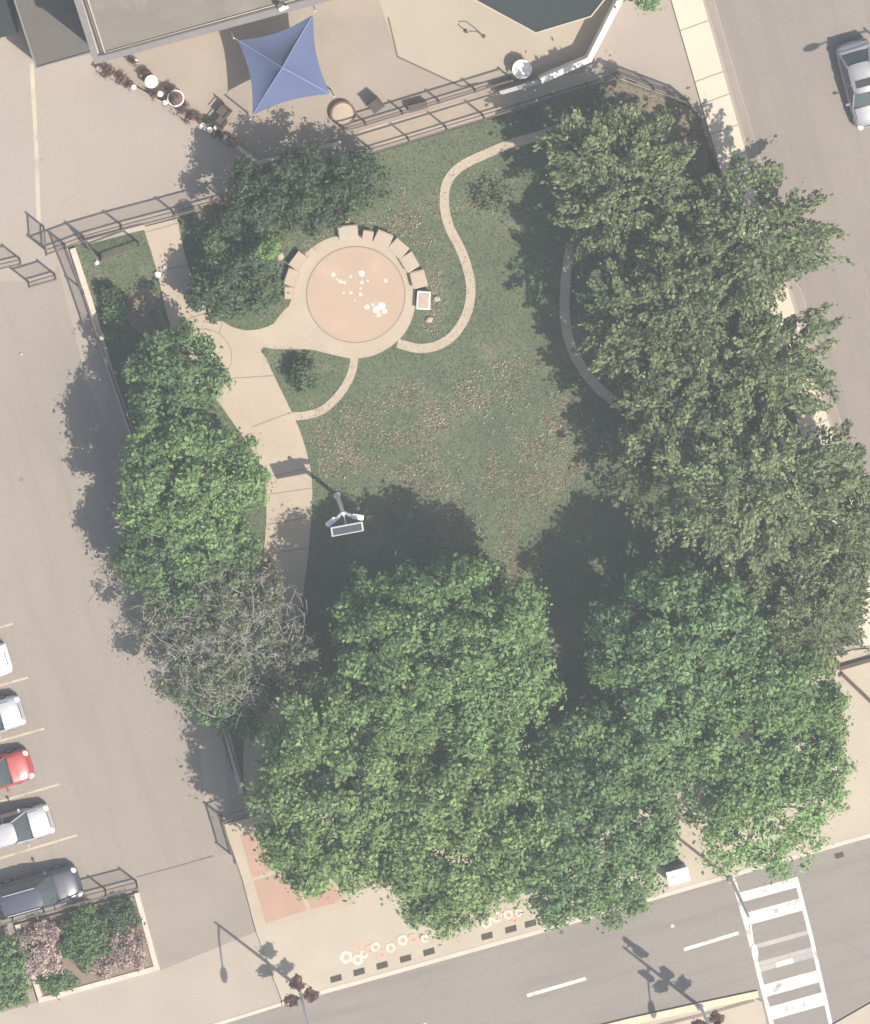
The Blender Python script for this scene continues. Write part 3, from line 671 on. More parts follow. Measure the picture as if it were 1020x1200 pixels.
fence('metal_fence', 'brown metal fence along the park top from the gate to the corner bed', [(54, 298), (98, 282), (143, 269), (204, 253), (262, 237), (350, 208), (436, 179), (568, 139), (690, 102), (724, 91)])
fence('metal_fence', 'brown metal fence bending round the bare corner bed to the right sidewalk', [(727, 90), (808, 121), (819, 133), (843, 200), (872, 295), (905, 400)])
fence('metal_fence', 'brown metal fence between the parking lot and the pale garden kerb', [(77, 292), (98, 345), (119, 407), (152, 500), (205, 660), (262, 850), (292, 945)])
fence('metal_fence', 'short L-shaped fence corner beside the terracotta panels', [(300, 952), (261, 964), (275, 1011)])
fence('metal_fence', 'brown fence behind the navy car along the flower bed', [(-60, 1099), (15, 1080), (88, 1060), (161, 1041)])
fence('metal_fence', 'fence stub at the left border ending in the parking lot', [(-50, 329), (-10, 317), (24, 309)])
fence('fence_gate', 'open gate leaf lowest of the barrier pieces in the parking lot', [(34, 336), (65, 327)], cat='gate', spacing=1.6, group='open gate leaves by the park corner')
fence('fence_gate', 'open gate leaf pointing up beside the end of the pale line', [(54, 297), (52, 271)], cat='gate', spacing=1.4, group='open gate leaves by the park corner')
fence('fence_gate', 'gate leaf slanting across the small lawn corner', [(99, 283), (117, 306)], cat='gate', spacing=1.4, group='open gate leaves by the park corner')
fence('metal_fence', 'short fence panel over the top of the small left lawn', [(119, 305), (163, 289)])
fence('patio_railing', 'thin railing between the patio and the path by the deck', [(404, 153), (429, 146), (515, 120), (600, 94)], 1.05, 'railings', infill=0.12)
# ------------------------------------------------------------------ trees
def crown_mesh(seed, rx, ry, rz, hc, leaf, lai, nclump, clump_r, lobes=0.16, hollow=0.35, droop=0.0, gaps=0.0, flat=0.75, spray=0.0):
    g = np.random.default_rng(seed)
    area = math.pi * rx * ry
    n = int(2.1 * lai * area / (leaf * leaf * 0.55))
    ph = g.uniform(0, 2 * np.pi, 5); am = g.uniform(0.3, 1.0, 5)
    # clump centres
    u = g.normal(0, 1, (nclump * 2, 3)); u /= np.linalg.norm(u, axis=1)[:, None]
    u = u[u[:, 2] > -0.45][:nclump]
    k = len(u)
    th = np.arctan2(u[:, 1], u[:, 0])
    lob = 1 + lobes * sum(am[j] * np.sin((j + 2) * th + ph[j]) for j in range(5)) / 1.8
    rad = (hollow + (1 - hollow) * g.uniform(0, 1, k) ** 0.55) * lob
    cc = u * rad[:, None] * np.array([rx - clump_r * .3, ry - clump_r * .3, rz])
    cs = clump_r * g.uniform(0.55, 1.25, k)
    w = cs ** 2; w /= w.sum()
    idx = g.choice(k, n, p=w)
    v = g.normal(0, 1, (n, 3)); v /= np.linalg.norm(v, axis=1)[:, None]
    r = g.uniform(0, 1, n) ** 0.45
    off = v * (r * cs[idx])[:, None] * np.array([1, 1, flat])
    if spray:
        dk = cc / np.array([rx, ry, rz * 2.0]) + g.normal(0, 0.38, (k, 3)); dk[:, 2] = 0.25 * dk[:, 2] + 0.12; dk /= np.linalg.norm(dk, axis=1)[:, None]
        tt = g.uniform(-0.45, 0.75, n); ll = spray * g.uniform(0.7, 1.35, k)
        wid = 0.24 * (1.0 - 0.75 * np.clip(tt, 0, 1)) + 0.03
        off = dk[idx] * (tt * ll[idx])[:, None] + v * wid[:, None] * np.array([1.25, 1.25, 0.5])
    # stray leaves beyond clumps make the outline ragged
    stray = g.uniform(0, 1, n) < (0.05 if spray else 0.22)
    off[stray] *= g.uniform(1.2, 1.9, (int(stray.sum()), 1))
    outd = cc / (np.linalg.norm(cc, axis=1)[:, None] + 1e-6)
    pos = cc[idx] + off
    if droop: pos[:, 2] -= droop * (np.hypot(pos[:, 0] / rx, pos[:, 1] / ry)) ** 2
    pos[:, 2] += hc
    pos[:, 2] = np.maximum(pos[:, 2], 0.35)
    # leaf orientation
    nr = v * 0.7 + outd[idx] * 0.3 + np.array([0, 0, 0.8]) + g.normal(0, 0.5, (n, 3)); nr /= np.linalg.norm(nr, axis=1)[:, None]
    t = np.cross(nr, g.normal(0, 1, (n, 3))); t /= np.linalg.norm(t, axis=1)[:, None] + 1e-9
    if spray:
        t = dk[idx] + g.normal(0, 0.45, (n, 3)); t /= np.linalg.norm(t, axis=1)[:, None]
    b = np.cross(nr, t); b /= np.linalg.norm(b, axis=1)[:, None] + 1e-9
    s = leaf * (0.45 + 1.1 * g.uniform(0, 1, n) ** 1.5)[:, None]
    V = np.empty((n, 4, 3)); V[:, 0] = pos - t * s * 0.62; V[:, 1] = pos + b * s * 0.36 + nr * s * 0.08; V[:, 2] = pos + t * s * 0.62; V[:, 3] = pos - b * s * 0.36 + nr * s * 0.08
    me = bpy.data.meshes.new('crown')
    me.vertices.add(n * 4); me.vertices.foreach_set('co', V.reshape(-1))
    me.loops.add(n * 4); me.loops.foreach_set('vertex_index', np.arange(n * 4, dtype=np.int32))
    me.polygons.add(n); me.polygons.foreach_set('loop_start', np.arange(0, n * 4, 4, dtype=np.int32)); me.polygons.foreach_set('loop_total', np.full(n, 4, np.int32))
    me.update(); me.validate()
    return me, cc + np.array([0, 0, hc])

TREES = 0
def tree(label, px, py, rx, ry, hc, rz, kind, leaf=0.2, lai=3.2, dens=1.0, clump=0.75, name='leafy_tree', trunk_r=0.14, bark='bark', group='trees of the park', cat='tree', limbs=14, twigs=0, base=None, **kw):
    """crown centre seen at pixel (px,py), radii in pixels, hc = height of the crown's centre in metres"""
    global TREES; TREES += 1
    c = P(px, py, hc); root = empty(name, (c.x, c.y, 0), label, cat, group)
    RX, RY = rx / S, ry / S
    if cat == 'tree' and rz > 2.0: rz *= 0.68
    ncl = max(10, int(dens * 3.1 * RX * RY / (clump * clump) + 8))
    me, cc = crown_mesh(100 + TREES, RX, RY, rz, hc, leaf, lai, ncl, clump, **kw)
    me.materials.append(LEAF[kind]); link_mesh('crown', me, root)
    bm = bmesh.new(); g = random.Random(TREES)
    b0 = Vector((0, 0, 0)) if base is None else Vector((P(base[0], base[1]).x - c.x, P(base[0], base[1]).y - c.y, 0))
    fork = Vector((b0.x * 0.35, b0.y * 0.35, max(0.5, (hc - rz * 0.6))))
    add_tube(bm, [b0 - Vector((0, 0, .05)), b0 + Vector((0, 0, 0.25)), b0.lerp(fork, 0.6) + Vector((0.06, 0.03, 0)), fork, fork + Vector((0.05, -0.05, rz * 0.6)), (0, 0, hc + rz * 0.6)], [trunk_r * 1.5, trunk_r * 1.1, trunk_r * 0.95, trunk_r * 0.85, trunk_r * 0.5, trunk_r * 0.15], 8)
    sel = list(range(len(cc))); g.shuffle(sel)
    for j in sel[:limbs]:
        e = Vector(cc[j]); s = fork + Vector((0, 0, g.uniform(-.1, rz * .5))); m_ = s.lerp(e, 0.5) + Vector((g.uniform(-.2, .2), g.uniform(-.2, .2), g.uniform(0, .35)))
        add_tube(bm, [s, m_, e], [trunk_r * .45, trunk_r * .28, trunk_r * .08], 5)
    bm_obj('trunk', bm, MT[bark], root, smooth=True)
    if twigs:
        bm = bmesh.new()
        for j in range(twigs):
            a_ = g.uniform(0, 2 * math.pi); r_ = g.uniform(.15, 1.04)
            e = Vector((RX * r_ * math.cos(a_), RY * r_ * math.sin(a_), hc + rz * g.uniform(0.15, 1.0) * math.sqrt(max(0.05, 1.15 - r_ * r_))))
            s = e + Vector((g.uniform(-1.3, 1.3), g.uniform(-1.3, 1.3), 0)) - Vector((e.x, e.y, 0)) * g.uniform(0, .35); s.z = e.z - g.uniform(.2, .7)
            m_ = s.lerp(e, .5) + Vector((g.uniform(-.25, .25), g.uniform(-.25, .25), g.uniform(0, .25)))
            add_tube(bm, [s, m_, e], [.022, .016, .008], 4)
            for q in range(3):
                tt = g.uniform(.4, .95); p0 = m_.lerp(e, tt); p1 = p0 + Vector((g.uniform(-.5, .5), g.uniform(-.5, .5), g.uniform(0, .3)))
                add_tube(bm, [p0, p1], [.014, .006], 3)
        bm_obj('twigs', bm, MT['greybark'], root)['kind'] = 'stuff'
    return root

# dark pair by the plaza
tree('round dark green tree between the walkway and the plaza', 276, 322, 58, 60, 1.7, 1.3, 'dark', leaf=0.16, lai=4.6, clump=0.42)
tree('wide dark tree over the fence above the plaza', 340, 225, 80, 54, 2.7, 1.7, 'dark', leaf=0.16, lai=4.4, clump=0.42)
tree('thin dark tree right of the wide dark tree above the plaza', 424, 212, 36, 36, 2.0, 1.1, 'dark', leaf=0.14, lai=2.0, clump=0.36, trunk_r=0.08)
# left row
tree('mid green tree with a leaning trunk left of the walkway', 206, 444, 65, 60, 3.2, 2.1, 'mid', leaf=0.19, lai=4.6, clump=0.5, base=(180, 366))
tree('bright green round tree at the parking lot edge', 220, 570, 95, 80, 4.5, 2.6, 'green', leaf=0.2, lai=5.0, clump=0.55)
tree('mid green tree just above the grey half-bare tree', 215, 652, 86, 66, 3.3, 2.2, 'mid', leaf=0.19, lai=4.2, clump=0.5)
tree('grey-green half-bare tree with pale twigs', 264, 742, 100, 92, 3.1, 1.9, 'grey', leaf=0.14, lai=2.9, clump=0.45, bark='greybark', twigs=330, limbs=8, lobes=0.25)
tree('low green tree under the grey half-bare tree', 272, 812, 58, 52, 1.9, 1.3, 'mid', leaf=0.18, lai=3.0, clump=0.45, trunk_r=0.1)
# big green crowns at the bottom
BG = dict(leaf=0.2, lai=5.0, clump=0.62, lobes=0.10, dens=1.35)
tree('large green tree with its shadow on the lawn centre', 520, 780, 138, 132, 5.6, 4.2, 'green', trunk_r=0.26, **BG)
tree('large green tree over the terracotta panels', 407, 918, 116, 142, 5.4, 3.8, 'bright', trunk_r=0.25, **BG)
tree('large green tree hanging over the painted flowers', 540, 972, 122, 122, 5.4, 3.8, 'bright', trunk_r=0.25, **BG)
tree('large green tree leaning out over the street kerb', 690, 982, 106, 112, 5.2, 3.6, 'mid', trunk_r=0.24, **BG)
tree('grey-green tree behind the tree at the street kerb', 716, 892, 94, 66, 4.4, 2.8, 'mid', trunk_r=0.2, **BG)
tree('large green tree right of the dark shadow on the lawn', 800, 768, 108, 108, 5.6, 4.2, 'mid', trunk_r=0.25, **BG)
tree('large green tree over the street corner', 888, 850, 116, 116, 5.2, 3.6, 'green', trunk_r=0.24, **BG)
tree('thin-leaved green tree above the pedestrian crossing', 896, 950, 98, 86, 4.6, 2.8, 'green', leaf=0.2, lai=1.8, clump=0.6, trunk_r=0.2)
# olive group on the right
OL = dict(kind='olive', leaf=0.2, clump=0.5, lobes=0.2, hollow=0.25, flat=0.6, spray=1.0, group='olive-green trees by the side street')
tree('olive-green tree nearest the white wall', 728, 208, 90, 88, 4.1, 2.6, lai=3.8, trunk_r=0.22, **OL)
tree('olive-green tree with tips over the side street sidewalk', 872, 285, 104, 90, 5.0, 3.6, lai=3.6, trunk_r=0.24, **OL)
tree('olive-green tree right of the shaded curved path', 776, 368, 90, 88, 5.4, 3.6, lai=3.5, trunk_r=0.24, **OL)
tree('olive-green tree over the bright gap of the sidewalk', 874, 436, 106, 82, 5.0, 3.5, lai=3.6, trunk_r=0.24, **OL)
tree('tall olive-green tree left of the right-hand row', 800, 478, 84, 70, 6.0, 3.4, lai=3.2, trunk_r=0.24, **OL)
tree('olive-green tree in the middle of the right-hand row', 872, 566, 116, 90, 7.0, 3.8, lai=3.5, trunk_r=0.25, **OL)
tree('olive-green tree at the right border by the street', 964, 606, 84, 98, 4.8, 3.4, lai=3.5, trunk_r=0.22, **OL)
tree('small olive-green tree at the lower end of the row', 938, 708, 98, 76, 4.2, 2.8, lai=3.2, trunk_r=0.2, **OL)
tree('sparse olive-green sapling in the shade by the mulch', 752, 545, 34, 62, 2.6, 1.4, lai=1.2, trunk_r=0.07, **OL)
tree('leafy tree tip at the top border beside the white wall', 748, -26, 36, 34, 3.2, 1.6, 'green', leaf=0.2, lai=2.6, clump=0.5, trunk_r=0.1)

def shrub(label, px, py, rx, ry, h, kind, leaf=0.13, lai=3.0, clump=0.25, group='shrubs', **kw):
    return tree(label, px, py, rx, ry, h * 0.55, h * 0.45, kind, leaf=leaf, lai=lai, clump=clump, name='shrub', trunk_r=0.035, cat='shrub', group=group, limbs=8, **kw)
shrub('bright lime shrub beside the plaza rubble', 312, 287, 15, 15, 4.2, 'lime')
shrub('dark ball shrub in the small lawn triangle', 356, 443, 17, 18, 1.4, 'dark')
shrub('thin dark shrub beside the walkway fork', 352, 428, 14, 12, 1.0, 'dark', lai=1.6)
shrub('dark green shrub in the left lawn strip', 130, 345, 14, 14, 1.0, 'dark')
shrub('mid green shrub below the dark one in the left strip', 138, 366, 20, 14, 0.9, 'mid')
shrub('pinkish flowering shrub at the left of the flower bed', 49, 1113, 31, 38, 1.0, 'pink', leaf=0.1)
shrub('bright green shrub in the middle of the flower bed', 98, 1100, 31, 40, 1.2, 'mid')
shrub('dark shrub in the upper right of the flower bed', 138, 1076, 29, 22, 0.9, 'dark', lai=2.0)
shrub('pinkish shrub at the right of the flower bed', 150, 1110, 26, 29, 0.8, 'pink', leaf=0.1, lai=2.2)
shrub('small pinkish shrub at the lower edge of the flower bed', 120, 1132, 20, 16, 0.6, 'pink', leaf=0.1, lai=2.0)
shrub('low green shrub at the tip of the flower bed', 66, 1150, 25, 16, 0.6, 'mid', lai=2.0)
shrub('dark green hedge mass in the bottom left corner', 4, 1140, 34, 46, 1.4, 'mid', leaf=0.15)
shrub('yellow-green sprig between the two green crowns', 700, 783, 17, 20, 10.0, 'lime', lai=0.5)
shrub('low dark shrub by the stone under the big tree', 563, 660, 14, 10, 0.9, 'dark')
shrub('thin grey-green bush right of the winding path', 576, 232, 28, 24, 0.7, 'olive', lai=0.5)
# flower bed kerb and soil
bed = structure(poly('flower_bed', [(18, 1084), (158, 1048), (182, 1134), (120, 1153), (45, 1172)], 0.16, MT['soil'], 0.16))
for a, b, kz in (((20, 1084), (47, 1169), 0.222), ((45, 1173), (187, 1134), 0.218), ((183, 1132), (160, 1047), 0.226)):
    ribbon('kerb', [a, b], 6, kz, MT['kerb'], 0.22, parent=bed)
structure(poly('flower_bed', [(-80, 1110), (8, 1086), (36, 1176), (-80, 1206)], 0.15, MT['soil'], 0.15))

# ------------------------------------------------------------------ stone seats round the plaza
def seat(label, x, y, w, d, a, m=None, h=0.42):
    q = P(x, y, h); root = empty('stone_seat', (q.x, q.y, 0), label, 'stone seat', 'stone seats round the plaza', a)
    g = random.Random(int(x * 7 + y))
    bm = bmesh.new(); add_box(bm, (w, d, h - 0.06), (0, 0, (h - 0.06) / 2 + 0.02), None, 0.03)
    for v in bm.verts: v.co += Vector((g.uniform(-.02, .02), g.uniform(-.02, .02), 0))
    bm_obj('base', bm, MT['stone'], root)
    bm = bmesh.new(); add_box(bm, (w + 0.05, d + 0.05, 0.09), (0, 0, h - 0.02), None, 0.03)
    for v in bm.verts: v.co += Vector((g.uniform(-.025, .025), g.uniform(-.025, .025), g.uniform(-.01, .01)))
    bm_obj('top_slab', bm, m or MT['stone'], root)
    return root
R = math.radians
seat('stone seat at the top of the plaza ring beside a gap', 408, 272, 1.0, 0.66, R(5), MT['cream'])
seat('small stone seat just right of the topmost one', 431, 276, 0.5, 0.5, R(-10))
seat('stone seat beside the small one on the top right of the ring', 449, 280, 0.86, 0.72, R(-25), MT['stone'])
seat('stone seat on the upper right of the plaza ring', 467, 291, 0.86, 0.72, R(-42))
seat('stone seat on the right of the ring between two others', 480, 307, 0.86, 0.72, R(-58))
seat('stone seat just above the pale-edged one', 491, 327, 0.86, 0.72, R(-76))
s_ = seat('pale-edged stone seat at the lower right end of the ring', 496.5, 352, 0.95, 0.68, R(-93), MT['white'])
bm = bmesh.new(); add_box(bm, (0.82, 0.56, 0.03), (0, 0, 0.455), None, 0.01); bm_obj('inset', bm, MT['stone'], s_)
seat('stone seat on the upper left of the plaza ring', 350, 306, 0.86, 0.66, R(52))
seat('stone seat on the left of the ring below another', 342, 325, 0.86, 0.62, R(72))
seat('small stone seat lowest on the left of the ring', 339, 343, 0.6, 0.5, R(88))

# ------------------------------------------------------------------ rubble and boulders
def rock_mesh(seed, s):
    g = random.Random(seed); bm = bmesh.new(); bmesh.ops.create_icosphere(bm, subdivisions=2, radius=1.0)
    for v in bm.verts:
        k = 1 + g.uniform(-.16, .16); v.co = Vector((v.co.x * s * k, v.co.y * s * .8 * k, v.co.z * s * .55 * k))
    return bm
def boulder(label, x, y, s, m, group='loose stones'):
    q = P(x, y, 0.06); o = bm_obj('boulder', rock_mesh(int(x * 3 + y), s), m, loc=(q.x, q.y, 0.06 + s * 0.3), rotz=x)
    return tag(o, label, 'stone', group)
for lab, x, y, s, m in (('pale stone lying on the grass beside the walkway edge', 185, 321, 0.2, 'white'), ('second pale stone right of the walkway edge stone', 193, 314, 0.17, 'white'), ('white stone at the foot of the gate on the small lawn', 114, 307, 0.16, 'white'),
        ('pinkish stone among the rubble above the plaza', 400, 250, 0.3, 'stone'), ('small pinkish stone by the rubble above the plaza', 407, 258, 0.2, 'stone'), ('tan stone left of the plaza seats', 328, 300, 0.26, 'stone'), ('tan stone by the lime shrub', 322, 293, 0.2, 'stone'),
        ('grey boulder at the edge of the big green crown', 577, 676, 0.42, 'rooftrim'), ('small pale stone beside the grey boulder', 592, 681, 0.16, 'stone'), ('pale stone right of the pale-edged seat', 512, 350, 0.2, 'stone'), ('pale stone below the pale-edged seat', 503, 374, 0.2, 'stone'),
        ('white pebble on the parking lot asphalt', 25, 415, 0.06, 'white'), ('small brown stone on the corner bed', 772, 125, 0.12, 'rust'), ('pale stone at the tip of the corner bed', 802, 186, 0.12, 'white')):
    boulder(lab, x, y, s, MT[m])

# ------------------------------------------------------------------ solar lamp pole on the lawn
def solar_pole():
    H = 4.6
    b = P(395, 580); root = empty('solar_lamp', (b.x, b.y, 0), 'white pole with two lamp arms and a solar panel on the lawn', 'lamp')
    bm = bmesh.new(); add_tube(bm, [(0, 0, 0), (0, 0, 0.15), (0, 0, 0.16), (0, 0, H)], [0.18, 0.18, 0.12, 0.10], 14); bm_obj('pole', bm, MT['pole'], root, smooth=False)
    pc = P(407, 620, H + 0.35) - Vector((b.x, b.y, 0))
    dirx = Vector((1, 0.17, 0)).normalized(); diry = Vector((-0.17, 1, 0)).normalized()
    for s in (-1, 1):
        bm = bmesh.new(); p1 = Vector((0, 0, H - 0.4)); p2 = dirx * (0.28 * s) + Vector((0, 0, H - 0.1)) - diry * 0.15; p3 = dirx * (0.62 * s) - diry * 0.32 + Vector((0, 0, H))
        add_tube(bm, [p1, p2, p3], [0.1, 0.1, 0.09], 10); arm = bm_obj('lamp_arm', bm, MT['pole'], root)
        bm = bmesh.new(); add_box(bm, (0.62, 0.28, 0.1), p3 + dirx * 0.1 * s, math.atan2(dirx.y, dirx.x) + (0.5 if s < 0 else -0.35), 0.03); bm_obj('lamp_head', bm, MT['pole'], root)
    rot = Matrix.Rotation(math.atan2(dirx.y, dirx.x), 4, 'Z') @ Matrix.Rotation(math.radians(38), 4, 'X')
    bm = bmesh.new(); add_box(bm, (1.72, 0.78, 0.05), pc, rot, 0.008); fr = bm_obj('panel_frame', bm, MT['alu'], root)
    n = (rot @ Vector((0, 0, 1))).normalized()
    bm = bmesh.new(); add_box(bm, (1.54, 0.58, 0.012), pc + n * 0.028, rot); bm_obj('solar_panel', bm, MT['solar'], root)
    bm = bmesh.new(); add_bar(bm, Vector((0, 0, H - 0.05)), pc - n * 0.03, 0.06); bm_obj('bracket', bm, MT['pole'], root)
solar_pole()

# ------------------------------------------------------------------ street lamps
def street_lamp(label, bx, by, H, arm, head_m, baskets=(), signals=(), polemat='pole', arm_z=None):
    b = P(bx, by); root = empty('street_lamp', (b.x, b.y, 0), label, 'street lamp', 'street lamps along the roads')
    bm = bmesh.new(); add_lathe(bm, [(0.2, 0.0), (0.2, 0.25), (0.13, 0.4), (0.11, 0.45)], 14); bm_obj('base', bm, MT[polemat], root)
    bm = bmesh.new(); add_tube(bm, [(0, 0, 0.3), (0, 0, H)], [0.105, 0.06], 12); bm_obj('pole', bm, MT[polemat], root)
    az = arm_z or H - 0.35; A = Vector((arm[0], arm[1], 0)); e = A + Vector((0, 0, az + 0.25))
    bm = bmesh.new(); add_tube(bm, [(0, 0, az), tuple(A * 0.3 + Vector((0, 0, az + 0.2))), tuple(A * 0.8 + Vector((0, 0, az + 0.26))), tuple(e)], [0.06, 0.05, 0.04, 0.04], 8); bm_obj('lamp_arm', bm, MT[polemat], root)
    bm = bmesh.new(); d = A.normalized()
    ang_ = math.atan2(d.y, d.x)
    m = Matrix.Translation(e + d * 0.3) @ Matrix.Rotation(ang_, 4, 'Z') @ Matrix.Diagonal((0.48, 0.19, 0.11, 1))
    bmesh.ops.create_uvsphere(bm, u_segments=16, v_segments=8, radius=1.0, matrix=m); bm_obj('lamp_head', bm, MT[head_m], root, smooth=True)
    for (x, y, z) in baskets:
        bm = bmesh.new(); add_bar(bm, (0, 0, z + 0.55), (x, y, z + 0.5), 0.03); add_tube(bm, [(x, y, z + 0.5), (x, y, z + .1)], 0.01, 4)
        bk = bm_obj('basket_bracket', bm, MT['darkmetal'], root)
        bm = bmesh.new(); add_lathe(bm, [(0.08, -0.22), (0.2, -0.12), (0.27, 0.02), (0.25, 0.02), (0.2, -0.02)], 14, (x, y, z)); bkt = bm_obj('basket', bm, MT['rust'], root)
        me, _ = crown_mesh(int(900 + x * 10 + y * 7), 0.42, 0.42, 0.26, 0, 0.13, 3.5, 14, 0.16)
        me.vertices.foreach_get('co', (cb := np.empty(len(me.vertices) * 3))); cb = cb.reshape(-1, 3)
        g = np.random.default_rng(5); cb[:, 2] -= 0.0
        # crown_mesh keeps leaves above ground; lift the ball to the basket
        cb[:, 2] = np.where(cb[:, 2] < 10, cb[:, 2], 0); cb += np.array([x, y, z - 0.25]); me.vertices.foreach_set('co', cb.reshape(-1)); me.update()
        me.materials.append(LEAF['burgundy']); link_mesh('basket_flowers', me, bkt)
    for (x, y, z, a) in signals:
        bm = bmesh.new(); add_box(bm, (0.32, 0.28, 0.95), (x, y, z), a, 0.03)
        sgn = bm_obj('signal_head', bm, MT['trimblack'], root)
        for k in range(3):
            bm = bmesh.new(); add_tube(bm, [(x - .14 * math.sin(a), y - .14 * math.cos(a), z + .3 - .3 * k), (x - .3 * math.sin(a), y - .3 * math.cos(a), z + .3 - .3 * k)], 0.11, 10); bm_obj('visor', bm, MT['darkmetal'], sgn)
        bm = bmesh.new(); add_bar(bm, (0, 0, z), (x, y, z), 0.05); bm_obj('signal_bracket', bm, MT['darkmetal'], root)
    return root
street_lamp('pale street lamp with hanging burgundy flower baskets at the bottom kerb', 350, 1156, 8.0, (0.35, -2.6), 'lampgrey', baskets=((-0.52, -0.1, 2.2), (0.5, 0.1, 2.2), (-0.23, 0.95, 2.5)))
street_lamp('white street lamp with a long oval head beside the pedestrian crossing', 857, 1030, 8.0, (0.25, -1.6), 'pole')
street_lamp('street lamp with signals and dark baskets on the far yellow kerb', 822, 1181, 7.6, (0.3, -2.2), 'pole', baskets=((-0.5, -0.1, 2.9), (0.5, 0.1, 2.6)), signals=((0.42, 0.15, 4.1, 0.4), (-0.15, -0.45, 5.0, 1.9), (0.3, 0.3, 6.4, 0.9), (0.3, 0.25, 7.4, 2.4)), arm_z=5.2)
street_lamp('street lamp just outside the right border by the parked car', 1110, 112, 8.0, (-2.55, -0.85), 'lampgrey')
# planter drum at the lamp's foot
def drum(name, label, cat, x, y, r, h, body, top, plant=None, rim=None):
    q = P(x, y, h); root = empty(name, (q.x, q.y, 0), label, cat)
    bm = bmesh.new(); add_lathe(bm, [(r * 0.86, 0.0), (r * 0.95, h * 0.5), (r, h - 0.04), (r * 1.03, h), (r * 0.86, h), (r * 0.84, h - 0.06)], 28); bm_obj('body', bm, body, root)
    bm = bmesh.new(); add_lathe(bm, [(r * 0.85, h - 0.05), (r * 0.85, h - 0.02), (r * 0.4, h + 0.01), (r * 0.02, h + 0.015)], 28); bm_obj('top', bm, top, root)
    if plant:
        me, _ = crown_mesh(int(x), r * 0.75, r * 0.75, 0.16, h + 0.3, 0.1, 2.5, 10, 0.12); me.vertices.foreach_get('co', (cb := np.empty(len(me.vertices) * 3))); me.materials.append(LEAF[plant]); link_mesh('plant', me, root)
    return root
drum('round_table', 'bright white round drum beside the end of the white wall', 'table', 612, 81, 0.5, 0.75, MT['white'], MT['white'])
drum('round_table', 'white round table top among the pots by the building', 'table', 177.5, 95.5, 0.34, 0.7, MT['white'], MT['white'])
drum('planter', 'white-rimmed round planter with burgundy leaves by the slanting wall', 'planter', 206, 115, 0.44, 0.6, MT['white'], MT['rust'], 'burgundy')
drum('fire_ring', 'low pinkish round basin with dark rim on the patio', 'basin', 402, 133, 0.66, 0.3, MT['rust'], MT['stone'])
for lab, x, y, r, h, pl in (('tiny white pot just right of the round white table', 188, 110, 0.15, 0.5, None), ('white pot below the white-rimmed planter', 193.5, 121, 0.16, 0.4, None), ('white pot near the upper end of the slanting wall', 157, 102, 0.13, 0.5, None), ('small white pot by the building eave', 159.5, 72, 0.12, 0.4, 'burgundy'),
        ('white pot in the middle of the lower pot row', 236.5, 147, 0.17, 0.4, None), ('white pot right of the middle one in the lower row', 246, 152, 0.15, 0.45, None), ('small white pot beside the dark chair', 253, 150, 0.12, 0.5, None), ('white pot at the lower end of the slanting wall', 263.5, 162, 0.15, 0.4, None)):
    drum('flower_pot', lab, 'pot', x, y, r, h, MT['white'], MT['white'], pl)['group'] = 'white pots along the patio wall'
k = 0
for lab, x, y, rr, kd in (('low burgundy plant at the top of the slanting wall', 126, 84, 9, 'burgundy'), ('second burgundy plant along the slanting wall', 141, 92, 8, 'burgundy'), ('burgundy plant above the pot near the wall top', 150, 97, 7, 'burgundy'), ('burgundy plant behind the round white table', 170, 87, 9, 'burgundy'), ('burgundy plant by the tiny white pot', 181, 110, 7, 'burgundy'),
        ('dark plant behind the white-rimmed planter', 198, 106, 10, 'burgundy'), ('burgundy plant below the white-rimmed planter', 210, 129, 8, 'burgundy'), ('burgundy plant right of the white-rimmed planter', 216, 122, 6, 'burgundy'), ('dark plant half way along the pot row', 222, 138, 8, 'burgundy'), ('burgundy plant above the middle white pot', 232, 138, 7, 'burgundy'),
        ('dark plant beside the right white pots', 243, 143, 7, 'dark'), ('burgundy plant at the dark chair', 257, 157, 8, 'burgundy'), ('burgundy plant at the lower end of the slanting wall', 271, 164, 8, 'burgundy'), ('burgundy plant by the eave pot', 155, 70, 5, 'burgundy')):
    shrub(lab, x, y, rr, rr * 0.8, 0.55, kd, leaf=0.09, lai=2.4, clump=0.16, group='potted plants along the slanting wall')

# patio furniture
def patio_chair(label, x, y, a, s=1.0):
    q = P(x, y, 0.45); root = empty('patio_chair', (q.x, q.y, 0.03), label, 'chair', 'patio furniture', a)
    bm = bmesh.new(); add_box(bm, (0.56 * s, 0.55 * s, 0.08), (0, 0, 0.42), None, 0.02); bm_obj('seat', bm, MT['chair'], root)
    bm = bmesh.new(); add_box(bm, (0.56 * s, 0.07, 0.5), (0, 0.27 * s, 0.68), Matrix.Rotation(math.radians(-12), 4, 'X'), 0.02); bm_obj('backrest', bm, MT['chair'], root)
    for sx in (-1, 1):
        bm = bmesh.new(); add_box(bm, (0.06, 0.52 * s, 0.05), (0.28 * s * sx, 0, 0.64), None, 0.015); bm_obj('armrest', bm, MT['chair'], root)
        for sy in (-1, 1):
            bm = bmesh.new(); add_box(bm, (0.05, 0.05, 0.42), (0.25 * s * sx, 0.24 * s * sy, 0.21)); bm_obj('leg', bm, MT['darkmetal'], root)
    return root
patio_chair('brown wicker chair beside the railing', 441, 123, R(35), 1.15)
patio_chair('dark chair with pale cushion nearest the canopy corner', 262, 130, R(-40), 1.1)
patio_chair('dark chair below the one near the canopy corner', 259, 142, R(140), 0.95)
q = P(490, 125, 0.5); bench = empty('storage_bench', (q.x, q.y, 0.05), 'dark narrow storage box on the railing path', 'bench', None, R(14))
bm = bmesh.new(); add_box(bm, (1.0, 0.36, 0.42), (0, 0, 0.23), None, 0.02); bm_obj('box', bm, MT['chair'], bench)
